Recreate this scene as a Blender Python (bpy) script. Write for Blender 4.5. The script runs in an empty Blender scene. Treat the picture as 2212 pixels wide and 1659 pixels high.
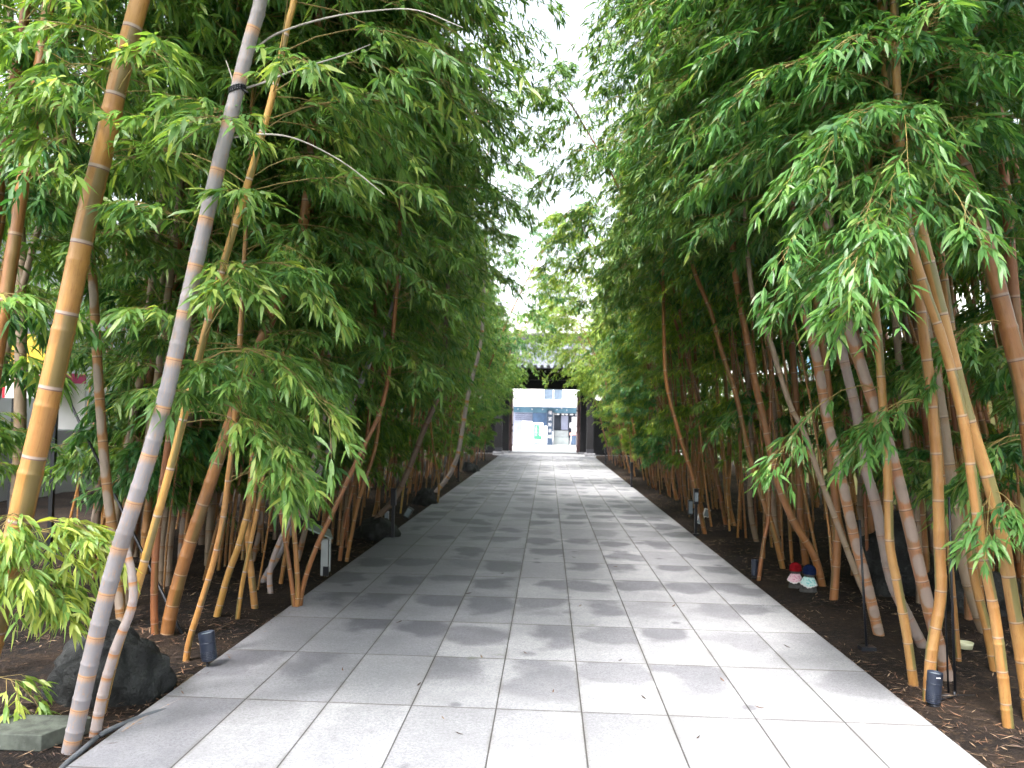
import bpy, bmesh, math, random
import numpy as np
from mathutils import Vector, Matrix

random.seed(7)
RNG = np.random.default_rng(11)
sc = bpy.context.scene
COL = sc.collection
PI = math.pi

# ------------------------------------------------------------------ camera
FPX, CX, CY, H = 1730.0, 1106.0, 829.5, 1.556
ROLL = 0.018
VPX, VPY = 1184.0, 908.0
dx, dy = VPX - CX, -(VPY - CY)
a_ = dx * math.cos(ROLL) - dy * math.sin(ROLL)
b_ = dy * math.cos(ROLL) + dx * math.sin(ROLL)
yaw = math.atan2(a_, FPX)
pitch = math.atan2(-b_, math.hypot(FPX, a_))
F = Vector((-math.sin(yaw) * math.cos(pitch), math.cos(yaw) * math.cos(pitch), math.sin(pitch)))
R0 = F.cross(Vector((0, 0, 1))).normalized()
U0 = R0.cross(F).normalized()
R = R0 * math.cos(ROLL) + U0 * math.sin(ROLL)
U = U0 * math.cos(ROLL) - R0 * math.sin(ROLL)
CAMPOS = Vector((0, 0, H))
cam = bpy.data.cameras.new('camera')
camo = bpy.data.objects.new('camera', cam)
COL.objects.link(camo)
M = Matrix(((R.x, U.x, -F.x, 0), (R.y, U.y, -F.y, 0), (R.z, U.z, -F.z, H), (0, 0, 0, 1)))
camo.matrix_world = M
cam.sensor_width = 36
cam.lens = 36 * FPX / 2212
cam.clip_start = 0.05
cam.clip_end = 600
cam.dof.use_dof = True
cam.dof.focus_distance = 4.2
cam.dof.aperture_fstop = 4.0
sc.camera = camo


def ray(u, v):
    return (F + R * ((u - CX) / FPX) + U * (-(v - CY) / FPX))


def ground(u, v, z=0.0):
    d = ray(u, v)
    t = (z - H) / d.z
    return CAMPOS + d * t


def at(u, v, y):
    d = ray(u, v)
    return CAMPOS + d * (y / d.y)


# ------------------------------------------------------------------ tagging / linking
def tag(o, label=None, cat=None, group=None, kind=None):
    if label: o['label'] = label
    if cat: o['category'] = cat
    if group: o['group'] = group
    if kind: o['kind'] = kind
    return o


def empty(name, loc, label, cat, group=None, rz=0):
    o = bpy.data.objects.new(name, None)
    COL.objects.link(o)
    o.location = loc
    o.rotation_euler = (0, 0, rz)
    o.empty_display_size = 0.1
    return tag(o, label, cat, group)


def link(name, me, parent=None, loc=None):
    o = bpy.data.objects.new(name, me)
    COL.objects.link(o)
    if parent: o.parent = parent
    if loc is not None: o.location = loc
    return o


# ------------------------------------------------------------------ node helpers
class NT:
    def __init__(s, name):
        s.m = bpy.data.materials.new(name)
        s.m.use_nodes = True
        s.t = s.m.node_tree
        s.t.nodes.clear()
        s.out = s.t.nodes.new('ShaderNodeOutputMaterial')

    def n(s, typ, **kw):
        nd = s.t.nodes.new(typ)
        for k, v in kw.items():
            setattr(nd, k, v)
        return nd

    def set(s, sock, v):
        if isinstance(v, bpy.types.NodeSocket):
            s.t.links.new(v, sock)
        elif isinstance(v, (tuple, list)):
            v = tuple(v)
            if len(sock.default_value) == 4 and len(v) == 3: v = v + (1,)
            sock.default_value = v
        else:
            sock.default_value = v

    def ma(s, op, a, b=0.0, c=0.0, clamp=False):
        nd = s.n('ShaderNodeMath', operation=op, use_clamp=clamp)
        s.set(nd.inputs[0], a); s.set(nd.inputs[1], b)
        if op in ('MULTIPLY_ADD', 'WRAP', 'COMPARE', 'SMOOTH_MIN'): s.set(nd.inputs[2], c)
        return nd.outputs[0]

    def step(s, x, lo, hi):
        nd = s.n('ShaderNodeMapRange', interpolation_type='SMOOTHSTEP')
        s.set(nd.inputs[0], x); s.set(nd.inputs[1], lo); s.set(nd.inputs[2], hi)
        return nd.outputs[0]

    def mix(s, f, a, b, mode='MIX'):
        nd = s.n('ShaderNodeMix', data_type='RGBA', blend_type=mode)
        s.set(nd.inputs[0], f); s.set(nd.inputs[6], a); s.set(nd.inputs[7], b)
        return nd.outputs[2]

    def noise(s, scale, detail=3, vec=None, rough=.5, dim='3D', w=None):
        nd = s.n('ShaderNodeTexNoise', noise_dimensions=dim)
        nd.inputs['Scale'].default_value = scale
        nd.inputs['Detail'].default_value = detail
        nd.inputs['Roughness'].default_value = rough
        if vec is not None: s.t.links.new(vec, nd.inputs['Vector'])
        return nd.outputs[0]

    def obj(s):
        return s.n('ShaderNodeTexCoord').outputs['Object']

    def sep(s, v):
        nd = s.n('ShaderNodeSeparateXYZ'); s.t.links.new(v, nd.inputs[0]); return nd.outputs

    def comb(s, x, y, z):
        nd = s.n('ShaderNodeCombineXYZ')
        s.set(nd.inputs[0], x); s.set(nd.inputs[1], y); s.set(nd.inputs[2], z)
        return nd.outputs[0]

    def bump(s, h, strength=.3, dist=.01):
        nd = s.n('ShaderNodeBump')
        nd.inputs['Strength'].default_value = strength
        nd.inputs['Distance'].default_value = dist
        s.t.links.new(h, nd.inputs['Height'])
        return nd.outputs[0]

    def pbr(s, col, rough=.6, normal=None, metal=0.0, spec=.5):
        nd = s.n('ShaderNodeBsdfPrincipled')
        s.set(nd.inputs['Base Color'], col)
        s.set(nd.inputs['Roughness'], rough)
        s.set(nd.inputs['Metallic'], metal)
        s.set(nd.inputs['Specular IOR Level'], spec)
        if normal is not None: s.t.links.new(normal, nd.inputs['Normal'])
        return nd.outputs[0]

    def done(s, sh):
        s.t.links.new(sh, s.out.inputs[0])
        return s.m


def simple(name, col, rough=.6, var=.15, scale=6, metal=0.0, bump=0.0, spec=.5):
    k = NT(name)
    o = k.obj()
    nz = k.noise(scale, 4, o)
    c = k.mix(k.step(nz, .3, .7), tuple(x * (1 - var) for x in col), tuple(min(1, x * (1 + var)) for x in col))
    nrm = None
    if bump: nrm = k.bump(k.noise(scale * 6, 4, o), bump, .01)
    return k.done(k.pbr(c, rough, nrm, metal, spec))


# ------------------------------------------------------------------ culm materials
def culm_mat(name, base, base2, ring, line, stripe, stripe_amt, patch, patch_mode, rough=.38):
    k = NT(name)
    at_ = k.n('ShaderNodeAttribute', attribute_name='cu')
    x, y, z = k.sep(at_.outputs['Vector'])
    info = k.n('ShaderNodeObjectInfo')
    rnd = info.outputs['Random']
    zz = z
    fr = k.ma('FRACT', zz)
    idx = k.ma('FLOOR', zz)
    odd = k.ma('FLOORED_MODULO', idx, 2)
    sg = k.ma('SUBTRACT', k.ma('MULTIPLY', odd, 2), 1)
    v = k.comb(x, y, k.ma('MULTIPLY', z, 1.0))
    vv = k.n('ShaderNodeVectorMath', operation='ADD')
    k.t.links.new(v, vv.inputs[0])
    k.t.links.new(k.comb(k.ma('MULTIPLY', rnd, 37), 0, 0), vv.inputs[1])
    v = vv.outputs[0]
    lowf = k.noise(.9, 4, v)
    col = k.mix(k.step(lowf, .35, .68), base, base2)
    fib = k.n('ShaderNodeVectorMath', operation='MULTIPLY')
    k.t.links.new(v, fib.inputs[0]); fib.inputs[1].default_value = (9, 9, .9)
    fibn = k.noise(2.2, 4, fib.outputs[0], .6)
    col = k.mix(k.ma('MULTIPLY', k.step(fibn, .45, .75), .35), col, tuple(c * .55 for c in base))
    # old brown mottling
    spot = k.noise(5.0, 5, v, .7)
    col = k.mix(k.ma('MULTIPLY', k.step(spot, .5, .72), .55), col, (base[0] * .5, base[1] * .38, base[2] * .3))
    # green groove that swaps sides at every node
    if stripe_amt > 0:
        ang = k.ma('MULTIPLY', rnd, 6.28)
        d = k.ma('ADD', k.ma('MULTIPLY', x, k.ma('COSINE', ang)), k.ma('MULTIPLY', y, k.ma('SINE', ang)))
        d = k.ma('MULTIPLY', d, sg)
        wob = k.ma('MULTIPLY', k.ma('SUBTRACT', fibn, .5), .25)
        m = k.step(k.ma('ADD', d, wob), .72, .90)
        m = k.ma('MULTIPLY', m, stripe_amt)
        col = k.mix(m, col, stripe)
    if patch_mode == 'oval':
        d2 = k.ma('ADD', k.ma('MULTIPLY', y, -1.0), k.ma('MULTIPLY', k.ma('SUBTRACT', spot, .5), .9))
        e = k.ma('SINE', k.ma('MULTIPLY', fr, PI))
        m = k.step(k.ma('MULTIPLY', k.ma('ADD', d2, .25), e), .45, .75)
        col = k.mix(k.ma('MULTIPLY', m, .9), col, patch)
    elif patch_mode == 'bloom':       # pale grey wax, worn away just under each node
        m = k.step(k.ma('ADD', fr, k.ma('MULTIPLY', k.ma('SUBTRACT', fibn, .5), .35)), .97, .80)
        m = k.ma('MULTIPLY', m, k.step(spot, .22, .5))
        col = k.mix(k.ma('MULTIPLY', m, .92), col, patch)
    # rings
    col = k.mix(k.step(fr, .05, .025), col, ring)
    col = k.mix(k.ma('MULTIPLY', k.step(fr, .978, .99), .85), col, line)
    dirt = k.noise(2.6, 5, k.obj(), .65)
    col = k.mix(k.ma('MULTIPLY', k.step(dirt, .5, .75), .5), col, (.12, .085, .055))
    hs = k.n('ShaderNodeHueSaturation')
    k.set(hs.inputs['Hue'], k.ma('ADD', .488, k.ma('MULTIPLY', rnd, .024)))
    k.set(hs.inputs['Value'], k.ma('ADD', .8, k.ma('MULTIPLY', rnd, .35)))
    k.t.links.new(col, hs.inputs['Color'])
    nrm = k.bump(k.ma('ADD', fibn, k.ma('MULTIPLY', spot, .8)), .35, .002)
    return k.done(k.pbr(hs.outputs[0], rough, nrm))


GREEN = (.11, .12, .045)
MC = {
    'amber': culm_mat('culm_amber', (.31, .145, .047), (.35, .19, .065), (.32, .23, .17), (.11, .06, .05), GREEN, .8, None, None),
    'lilac': culm_mat('culm_lilac', (.28, .17, .12), (.30, .20, .15), (.30, .21, .17), (.12, .08, .06), GREEN, 0, (.25, .205, .185), 'bloom', .6),
    'yellow': culm_mat('culm_yellow', (.48, .27, .07), (.42, .22, .065), (.44, .35, .30), (.16, .09, .09), GREEN, .7, None, None),
    'orange': culm_mat('culm_orange', (.31, .13, .043), (.24, .105, .04), (.36, .24, .16), (.10, .05, .04), (.10, .10, .03), .5, None, None),
    'grey': culm_mat('culm_grey', (.42, .25, .14), (.46, .30, .19), (.50, .28, .12), (.22, .12, .08), GREEN, 0, (.24, .235, .26), 'bloom', .65),
    'white': culm_mat('culm_white', (.45, .25, .11), (.5, .28, .12), (.50, .24, .07), (.42, .18, .05), GREEN, 0, (.37, .33, .33), 'bloom', .65),
    'patched': culm_mat('culm_patched', (.33, .14, .055), (.27, .13, .06), (.34, .22, .15), (.08, .04, .03), GREEN, .25, (.27, .215, .185), 'oval', .55),
    'brown': culm_mat('culm_brown', (.25, .135, .065), (.20, .115, .065), (.28, .21, .16), (.08, .05, .04), (.09, .09, .05), .35, (.23, .17, .125), 'bloom', .55),
}


# ------------------------------------------------------------------ leaf material
def leaf_material(name, dark, mid, light, trans=.35):
    k = NT(name)
    a = k.n('ShaderNodeAttribute', attribute_name='tint')
    info = k.n('ShaderNodeObjectInfo')
    t = a.outputs['Fac']
    c = k.mix(k.step(t, 0.0, .55), dark, mid)
    c = k.mix(k.step(t, .6, 1.0), c, light)
    c = k.mix(1.0, c, info.outputs['Color'], 'MULTIPLY')
    p = k.pbr(c, .42, None, 0, .5)
    tr = k.n('ShaderNodeBsdfTranslucent')
    tc = k.mix(1.0, c, (1.5, 1.45, .6), 'MULTIPLY')
    k.t.links.new(tc, tr.inputs[0])
    mx = k.n('ShaderNodeMixShader')
    mx.inputs[0].default_value = trans
    k.t.links.new(p, mx.inputs[1]); k.t.links.new(tr.outputs[0], mx.inputs[2])
    return k.done(mx.outputs[0])


M_LEAF = leaf_material('bamboo_leaf', (.045, .125, .042), (.118, .228, .06), (.28, .36, .10), .45)
M_TWIG = simple('bamboo_twig', (.26, .19, .06), .5, .25, 9)
M_TWIG_GREY = simple('bare_branch', (.36, .33, .30), .6, .25, 9)


# ------------------------------------------------------------------ mesh builders
def new_mesh(name, verts, faces_list, mats, matidx=None, smooth=True):
    """faces_list: list of (n,k) int arrays"""
    me = bpy.data.meshes.new(name)
    verts = np.asarray(verts, dtype=np.float32)
    me.vertices.add(len(verts))
    me.vertices.foreach_set('co', verts.ravel())
    tot = sum(f.shape[0] for f in faces_list)
    loops = np.concatenate([f.ravel() for f in faces_list]).astype(np.int32)
    sizes = np.concatenate([np.full(f.shape[0], f.shape[1]) for f in faces_list])
    starts = np.concatenate([[0], np.cumsum(sizes)[:-1]]).astype(np.int32)
    me.loops.add(len(loops))
    me.loops.foreach_set('vertex_index', loops)
    me.polygons.add(tot)
    me.polygons.foreach_set('loop_start', starts)
    if matidx is not None:
        me.polygons.foreach_set('material_index', np.asarray(matidx, dtype=np.int32))
    me.polygons.foreach_set('use_smooth', np.full(tot, smooth))
    me.update(calc_edges=True)
    me.validate()
    for m in mats: me.materials.append(m)
    return me


def catmull(pts, n_per=8):
    P = [np.array(p, dtype=float) for p in pts]
    P = [2 * P[0] - P[1]] + P + [2 * P[-1] - P[-2]]
    out = []
    for i in range(1, len(P) - 2):
        p0, p1, p2, p3 = P[i - 1], P[i], P[i + 1], P[i + 2]
        for k in range(n_per):
            t = k / n_per
            out.append(.5 * ((2 * p1) + (-p0 + p2) * t + (2 * p0 - 5 * p1 + 4 * p2 - p3) * t * t + (-p0 + 3 * p1 - 3 * p2 + p3) * t ** 3))
    out.append(P[-2])
    return np.array(out)


class Curve:
    def __init__(s, pts):
        s.p = np.asarray(pts, dtype=float)
        seg = np.linalg.norm(np.diff(s.p, axis=0), axis=1)
        s.s = np.concatenate([[0], np.cumsum(seg)])
        s.L = s.s[-1]

    def __call__(s, d):
        d = np.asarray(d, dtype=float)
        return np.stack([np.interp(d, s.s, s.p[:, i]) for i in range(3)], -1)

    def tan(s, d):
        t = s(np.minimum(d + .05, s.L)) - s(np.maximum(d - .05, 0))
        return t / np.linalg.norm(t, axis=-1, keepdims=True)


def rings_to_mesh(C, T, Rr, sides):
    """C centres (n,3), T tangents, Rr radii -> verts, quads, cos, sin"""
    up = np.array([0.0, 1.0, 0.0])
    A = np.cross(T, up); A /= np.linalg.norm(A, axis=1, keepdims=True)
    B = np.cross(A, T)
    an = np.arange(sides) / sides * 2 * PI
    ca, sa = np.cos(an), np.sin(an)
    V = C[:, None, :] + Rr[:, None, None] * (A[:, None, :] * ca[None, :, None] + B[:, None, :] * sa[None, :, None])
    n = len(C)
    i = np.arange(n - 1)[:, None]; j = np.arange(sides)[None, :]
    a = i * sides + j; b = i * sides + (j + 1) % sides
    q = np.stack([a, b, b + sides, a + sides], -1).reshape(-1, 4)
    return V.reshape(-1, 3), q, np.tile(ca, n), np.tile(sa, n)


def culm_mesh(name, cur, r0, r1, node, mat, sides=14, phase=0.0):
    prof = [(0.0, 1.04), (.02, 1.0), (.06, .975), (.35, .985), (.7, .99), (.94, 1.0), (.975, 1.045)]
    if sides < 10: prof = [(0.0, 1.06), (.04, .98), (.5, .985), (.95, 1.0)]
    ds, fr, zt = [], [], []
    d = 0.0; i = 0
    nd = node * .7
    while d < cur.L:
        for f, m in prof:
            dd = d + f * nd
            if dd > cur.L: break
            ds.append(dd); fr.append(m); zt.append(i + f)
        d += nd
        nd = min(node * 1.25, nd * 1.12) * random.uniform(.95, 1.05)
        i += 1
    ds = np.array(ds); fr = np.array(fr); zt = np.array(zt)
    t = ds / cur.L
    # small zig-zag at the nodes keeps the stem from looking machined
    rad = (r0 + (r1 - r0) * t ** 1.15) * fr
    C = cur(ds); T = cur.tan(ds)
    V, q, ca, sa = rings_to_mesh(C, T, rad, sides)
    me = new_mesh(name, V, [q], [mat])
    at_ = me.attributes.new('cu', 'FLOAT_VECTOR', 'POINT')
    data = np.stack([ca, sa, np.repeat(zt + phase, sides)], -1).astype(np.float32)
    at_.data.foreach_set('vector', data.ravel())
    return me


def bfunc(O, az, el, L, dr):
    def f(t, idx=None):
        o, a, e, l, g = (O, az, el, L, dr)
        h = np.stack([np.cos(a), np.sin(a), np.zeros_like(a)], -1)
        hh = (l * np.cos(e))[..., None] * t[..., None]
        z = l * np.sin(e) * t - g * l * t * t
        return o + h * hh + np.stack([np.zeros_like(z), np.zeros_like(z), z], -1)
    return f


def crown_mesh(name, O, az, el, L, dr, K, Mv, rng, leafL=.12, leafW=.016, tint_shift=0.0, twigL=(.12, .3), brad=.0045, mats=None):
    """O (B,3); builds branch tubes, twigs and leaves in one crown mesh"""
    B = len(L)
    vs, quads, mi_q = [], [], 0
    off = 0
    # branches: 3-sided tubes with 6 rings
    ts = np.linspace(0, 1, 6)
    f = bfunc(O[:, None, :], az[:, None], el[:, None], L[:, None], dr[:, None])
    P = f(np.broadcast_to(ts, (B, 6)))
    def tubes(P, r0, r1, off):
        b, n, _ = P.shape
        T = np.gradient(P, axis=1); T /= (np.linalg.norm(T, axis=2, keepdims=True) + 1e-9)
        ref = np.array([.3, .2, .93]); A = np.cross(T, ref); A /= (np.linalg.norm(A, axis=2, keepdims=True) + 1e-9)
        Bv = np.cross(T, A)
        an = np.arange(3) / 3 * 2 * PI
        rr = np.linspace(1, 0, n)[None, :, None, None] * (r0 - r1)[:, None, None, None] + r1[:, None, None, None]
        V = P[:, :, None, :] + rr * (A[:, :, None, :] * np.cos(an)[None, None, :, None] + Bv[:, :, None, :] * np.sin(an)[None, None, :, None])
        i = np.arange(b)[:, None, None]; j = np.arange(n - 1)[None, :, None]; k = np.arange(3)[None, None, :]
        base = off + i * n * 3 + j * 3
        q = np.stack([base + k, base + (k + 1) % 3, base + (k + 1) % 3 + 3, base + k + 3], -1).reshape(-1, 4)
        return V.reshape(-1, 3), q
    V, q = tubes(P, brad * (.6 + .5 * L), np.full(B, .0012), off)
    vs.append(V); quads.append(q); off += len(V)
    # twigs
    t0 = rng.uniform(.22, 1.0, (B, K)) ** .7
    t0[:, 0] = 1.0
    side = np.where(rng.random((B, K)) < .5, -1, 1)
    fb = bfunc(O[:, None, :], az[:, None], el[:, None], L[:, None], dr[:, None])
    TO = fb(t0)
    taz = az[:, None] + side * rng.uniform(.25, 1.15, (B, K)); taz[:, 0] = az
    slope = np.arctan2(np.sin(el)[:, None] - 2 * dr[:, None] * t0, np.cos(el)[:, None])
    tel = slope * .7 + rng.uniform(-.25, .3, (B, K))
    tl = rng.uniform(twigL[0], twigL[1], (B, K)) * (.7 + .5 * L[:, None]) * (1.15 - .5 * t0)
    tg = rng.uniform(.15, .6, (B, K))
    ft = bfunc(TO.reshape(-1, 1, 3), taz.reshape(-1, 1), tel.reshape(-1, 1), tl.reshape(-1, 1), tg.reshape(-1, 1))
    PT = ft(np.broadcast_to(np.linspace(0, 1, 3), (B * K, 3)))
    V, q = tubes(PT, np.full(B * K, .0016), np.full(B * K, .0007), off)
    vs.append(V); quads.append(q); off += len(V)
    nq = sum(len(x) for x in quads)
    # leaves
    s = rng.uniform(.2, 1.0, (B * K, Mv)) ** .7; s[:, 0] = 1.0
    LO = ft(s)
    laz = taz.reshape(-1, 1) + rng.normal(0, .8, (B * K, Mv))
    lel = tel.reshape(-1, 1) * .35 - tg.reshape(-1, 1) * s * .6 - .15 - rng.uniform(-.15, .75, (B * K, Mv))
    N = B * K * Mv
    LO = LO.reshape(-1, 3); laz = laz.ravel(); lel = np.clip(lel.ravel(), -1.5, .6)
    LL = leafL * rng.uniform(.55, 1.2, N); LW = leafW * rng.uniform(.75, 1.2, N) * (LL / leafL) ** .5
    D = np.stack([np.cos(laz) * np.cos(lel), np.sin(laz) * np.cos(lel), np.sin(lel)], -1)
    ro = rng.normal(0, .55, N)
    S0 = np.stack([-np.sin(laz), np.cos(laz), np.zeros(N)], -1)
    N0 = np.cross(D, S0)
    S = S0 * np.cos(ro)[:, None] + N0 * np.sin(ro)[:, None]
    Nn = np.cross(D, S); Nn *= np.where(Nn[:, 2:3] < 0, -1, 1)
    curl = rng.uniform(.08, .35, N)[:, None] * LL[:, None]
    b = LO
    m1 = LO + D * (.33 * LL)[:, None] + Nn * curl * .12
    m2 = LO + D * (.68 * LL)[:, None] + Nn * curl * .02
    l1 = m1 + S * (LW * .5)[:, None] + Nn * (LW * .12)[:, None]; r1 = m1 - S * (LW * .5)[:, None] + Nn * (LW * .12)[:, None]
    l2 = m2 + S * (LW * .33)[:, None]; r2 = m2 - S * (LW * .33)[:, None]
    tip = LO + D * LL[:, None] - np.array([0, 0, 1.0]) * curl * .5
    V = np.stack([b, l1, m1, r1, l2, r2, tip], 1).reshape(-1, 3)
    i = off + np.arange(N)[:, None] * 7
    tri = np.concatenate([i + np.array([[0, 1, 2]]), i + np.array([[0, 2, 3]]), i + np.array([[4, 6, 5]])])
    qd = np.concatenate([i + np.array([[1, 4, 5, 2]]), i + np.array([[2, 5, 3, 3]])])[:len(i)]
    # two halves folded along the midrib
    qd = np.stack([i[:, 0] + 1, i[:, 0] + 4, i[:, 0] + 5, i[:, 0] + 2], -1)
    tr2 = np.stack([i[:, 0] + 2, i[:, 0] + 5, i[:, 0] + 3], -1)
    tri = np.concatenate([tri, tr2])
    vs.append(V)
    tint = np.concatenate([np.full(off, .5), np.repeat(np.clip(rng.beta(2, 3, N) + np.repeat(rng.normal(0, .14, B * K), Mv) + tint_shift, 0, 1), 7)])
    verts = np.concatenate(vs)
    qa = np.concatenate(quads)
    mi = np.concatenate([np.ones(len(qa)), np.zeros(len(qd)), np.zeros(len(tri))])
    me = new_mesh(name, verts, [np.concatenate([qa, qd]), tri], mats or [M_LEAF, M_TWIG], mi)
    a = me.attributes.new('tint', 'FLOAT', 'POINT')
    a.data.foreach_set('value', tint.astype(np.float32))
    return me


def crown_on(name, cur, z0, nb, rng, az0=0.0, spread=1.15, back=.3, Lr=(.5, 1.25), K=13, Mv=9, leafL=.12, leafW=.016,
             low=0, low_z=1.0, ztop=None, tint=0.0, tip_long=1.0, dr=(.35, .85), mats=None):
    d = np.linspace(0, cur.L, 400)
    P = cur(d)
    s0 = np.interp(z0, P[:, 2], d)
    s1 = cur.L if ztop is None else np.interp(ztop, P[:, 2], d)
    s = np.sort(rng.uniform(0, 1, nb)) ** .9
    sd = s0 + (s1 - s0) * s
    if low:
        sl = np.interp(rng.uniform(low_z, z0, low), P[:, 2], d)
        sd = np.concatenate([sl, sd]); s = np.concatenate([np.zeros(low), s])
    B = len(sd)
    O = cur(sd)
    az = az0 + rng.normal(0, spread, B)
    bk = rng.random(B) < back
    az = np.where(bk, rng.uniform(-PI, PI, B), az)
    prof = .52 + .66 * np.sin(np.clip(s, 0, 1) * PI * .93 + .2) * tip_long
    L = rng.uniform(Lr[0], Lr[1], B) * prof
    L[:low] *= .6
    el = rng.uniform(.05, .8, B)
    g = rng.uniform(dr[0], dr[1], B) * .72 + .1 * (L > 1.0)
    return crown_mesh(name, O, az, el, L, g, K, Mv, rng, leafL, leafW, tint, mats=mats)


# ------------------------------------------------------------------ pool of fill bamboos
POOL = []
pool_spec = []
for k in range(12):
    trav = 0.7 + 2.3 * (k % 6) / 5
    Hh = [9.0, 9.8, 10.6, 8.4, 10.2, 9.4][k % 6] * (1.0 if k < 6 else .93)
    n = 26
    tt = np.linspace(0, 1, n)
    x = trav * (.62 * tt + .38 * tt ** 2.6) + .05 * np.sin(tt * 5 + k)
    x += (.10 if k % 3 == 0 else -.06) * np.exp(-((tt - .06) / .06) ** 2)
    y = .12 * np.sin(tt * (2 + k % 3) + k) * tt * 2
    z = Hh * (tt - .10 * tt ** 5)
    cur = Curve(np.stack([x, y, z], -1))
    rng = np.random.default_rng(100 + k)
    low_start = 1.75 if k < 6 else 2.9
    cm = culm_mesh('culm_mesh', cur, .030 + .004 * (k % 4), .007, .27, MC['orange'], 8, k * 3.1)
    mats = [M_LEAF, M_TWIG]
    cr = crown_on('crown_mesh', cur, low_start, 74, rng, 0.0, 1.1, .34, (.6, 1.45), 14, 9, .12, .0225, low=(13 if k < 6 else 6),
                  low_z=(.8 if k < 6 else 1.0))
    POOL.append((cm, cr, trav))
# thin front canes, little foliage, used along the path edge
THIN = []
for k in range(4):
    n = 20
    tt = np.linspace(0, 1, n)
    Hh = 6.2 + .5 * k
    x = (.5 + .3 * k) * (.5 * tt + .5 * tt ** 2.5)
    y = .15 * np.sin(tt * 3 + k * 2)
    cur = Curve(np.stack([x, y - y[0], Hh * tt], -1))
    rng = np.random.default_rng(200 + k)
    cm = culm_mesh('cane_mesh', cur, .017, .005, .22, MC['orange'], 8, k * 1.7)
    cr = crown_on('cane_crown_mesh', cur, 2.2, 18, rng, 0, 1.2, .4, (.4, .8), 11, 9, .115, .021, low=3, low_z=1.1)
    THIN.append((cm, cr, .5 + .3 * k))

SWATCH = {'orange': 'orange-brown', 'brown': 'dull grey-brown', 'yellow': 'yellow', 'patched': 'reddish'}
ARCH = []
for k in range(3):
    tt = np.linspace(0, 1, 24)
    cur = Curve(np.stack([(2.3 + .2 * k) * (.5 * tt + .5 * tt ** 2), .2 * np.sin(tt * 3 + k) * tt, (6.2 + .4 * k) * (tt - .06 * tt ** 3)], -1))
    ARCH.append((culm_mesh('arch_culm_mesh', cur, .03, .007, .27, MC['orange'], 8, k * 2.3),
                 crown_on('arch_crown_mesh', cur, 2.9, 74, np.random.default_rng(300 + k), 0, 1.3, .4, (.6, 1.35), 14, 9, .12, .022), 3.0))

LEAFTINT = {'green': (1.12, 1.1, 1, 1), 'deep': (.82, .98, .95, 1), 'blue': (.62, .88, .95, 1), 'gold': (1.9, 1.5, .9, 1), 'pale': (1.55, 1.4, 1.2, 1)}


def place_fill(x, y, pool, idx, style, tint, scale, label, group, rz_j):
    cm, cr, trav = pool[idx]
    side = 1 if x > 0 else -1
    o = empty('bamboo', (x, y, -.02), label, 'bamboo', group, (PI if side > 0 else 0) + rz_j)
    o.scale = (scale, scale, scale)
    c = link('culm', cm, o)
    c.material_slots[0].link = 'OBJECT'
    c.material_slots[0].material = MC[style]
    c.scale = (1, 1, 1)
    f = link('crown', cr, o)
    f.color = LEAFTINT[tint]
    return o


# positions of the hand placed ones, to keep clear of them
HERO_BASES = []

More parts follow.
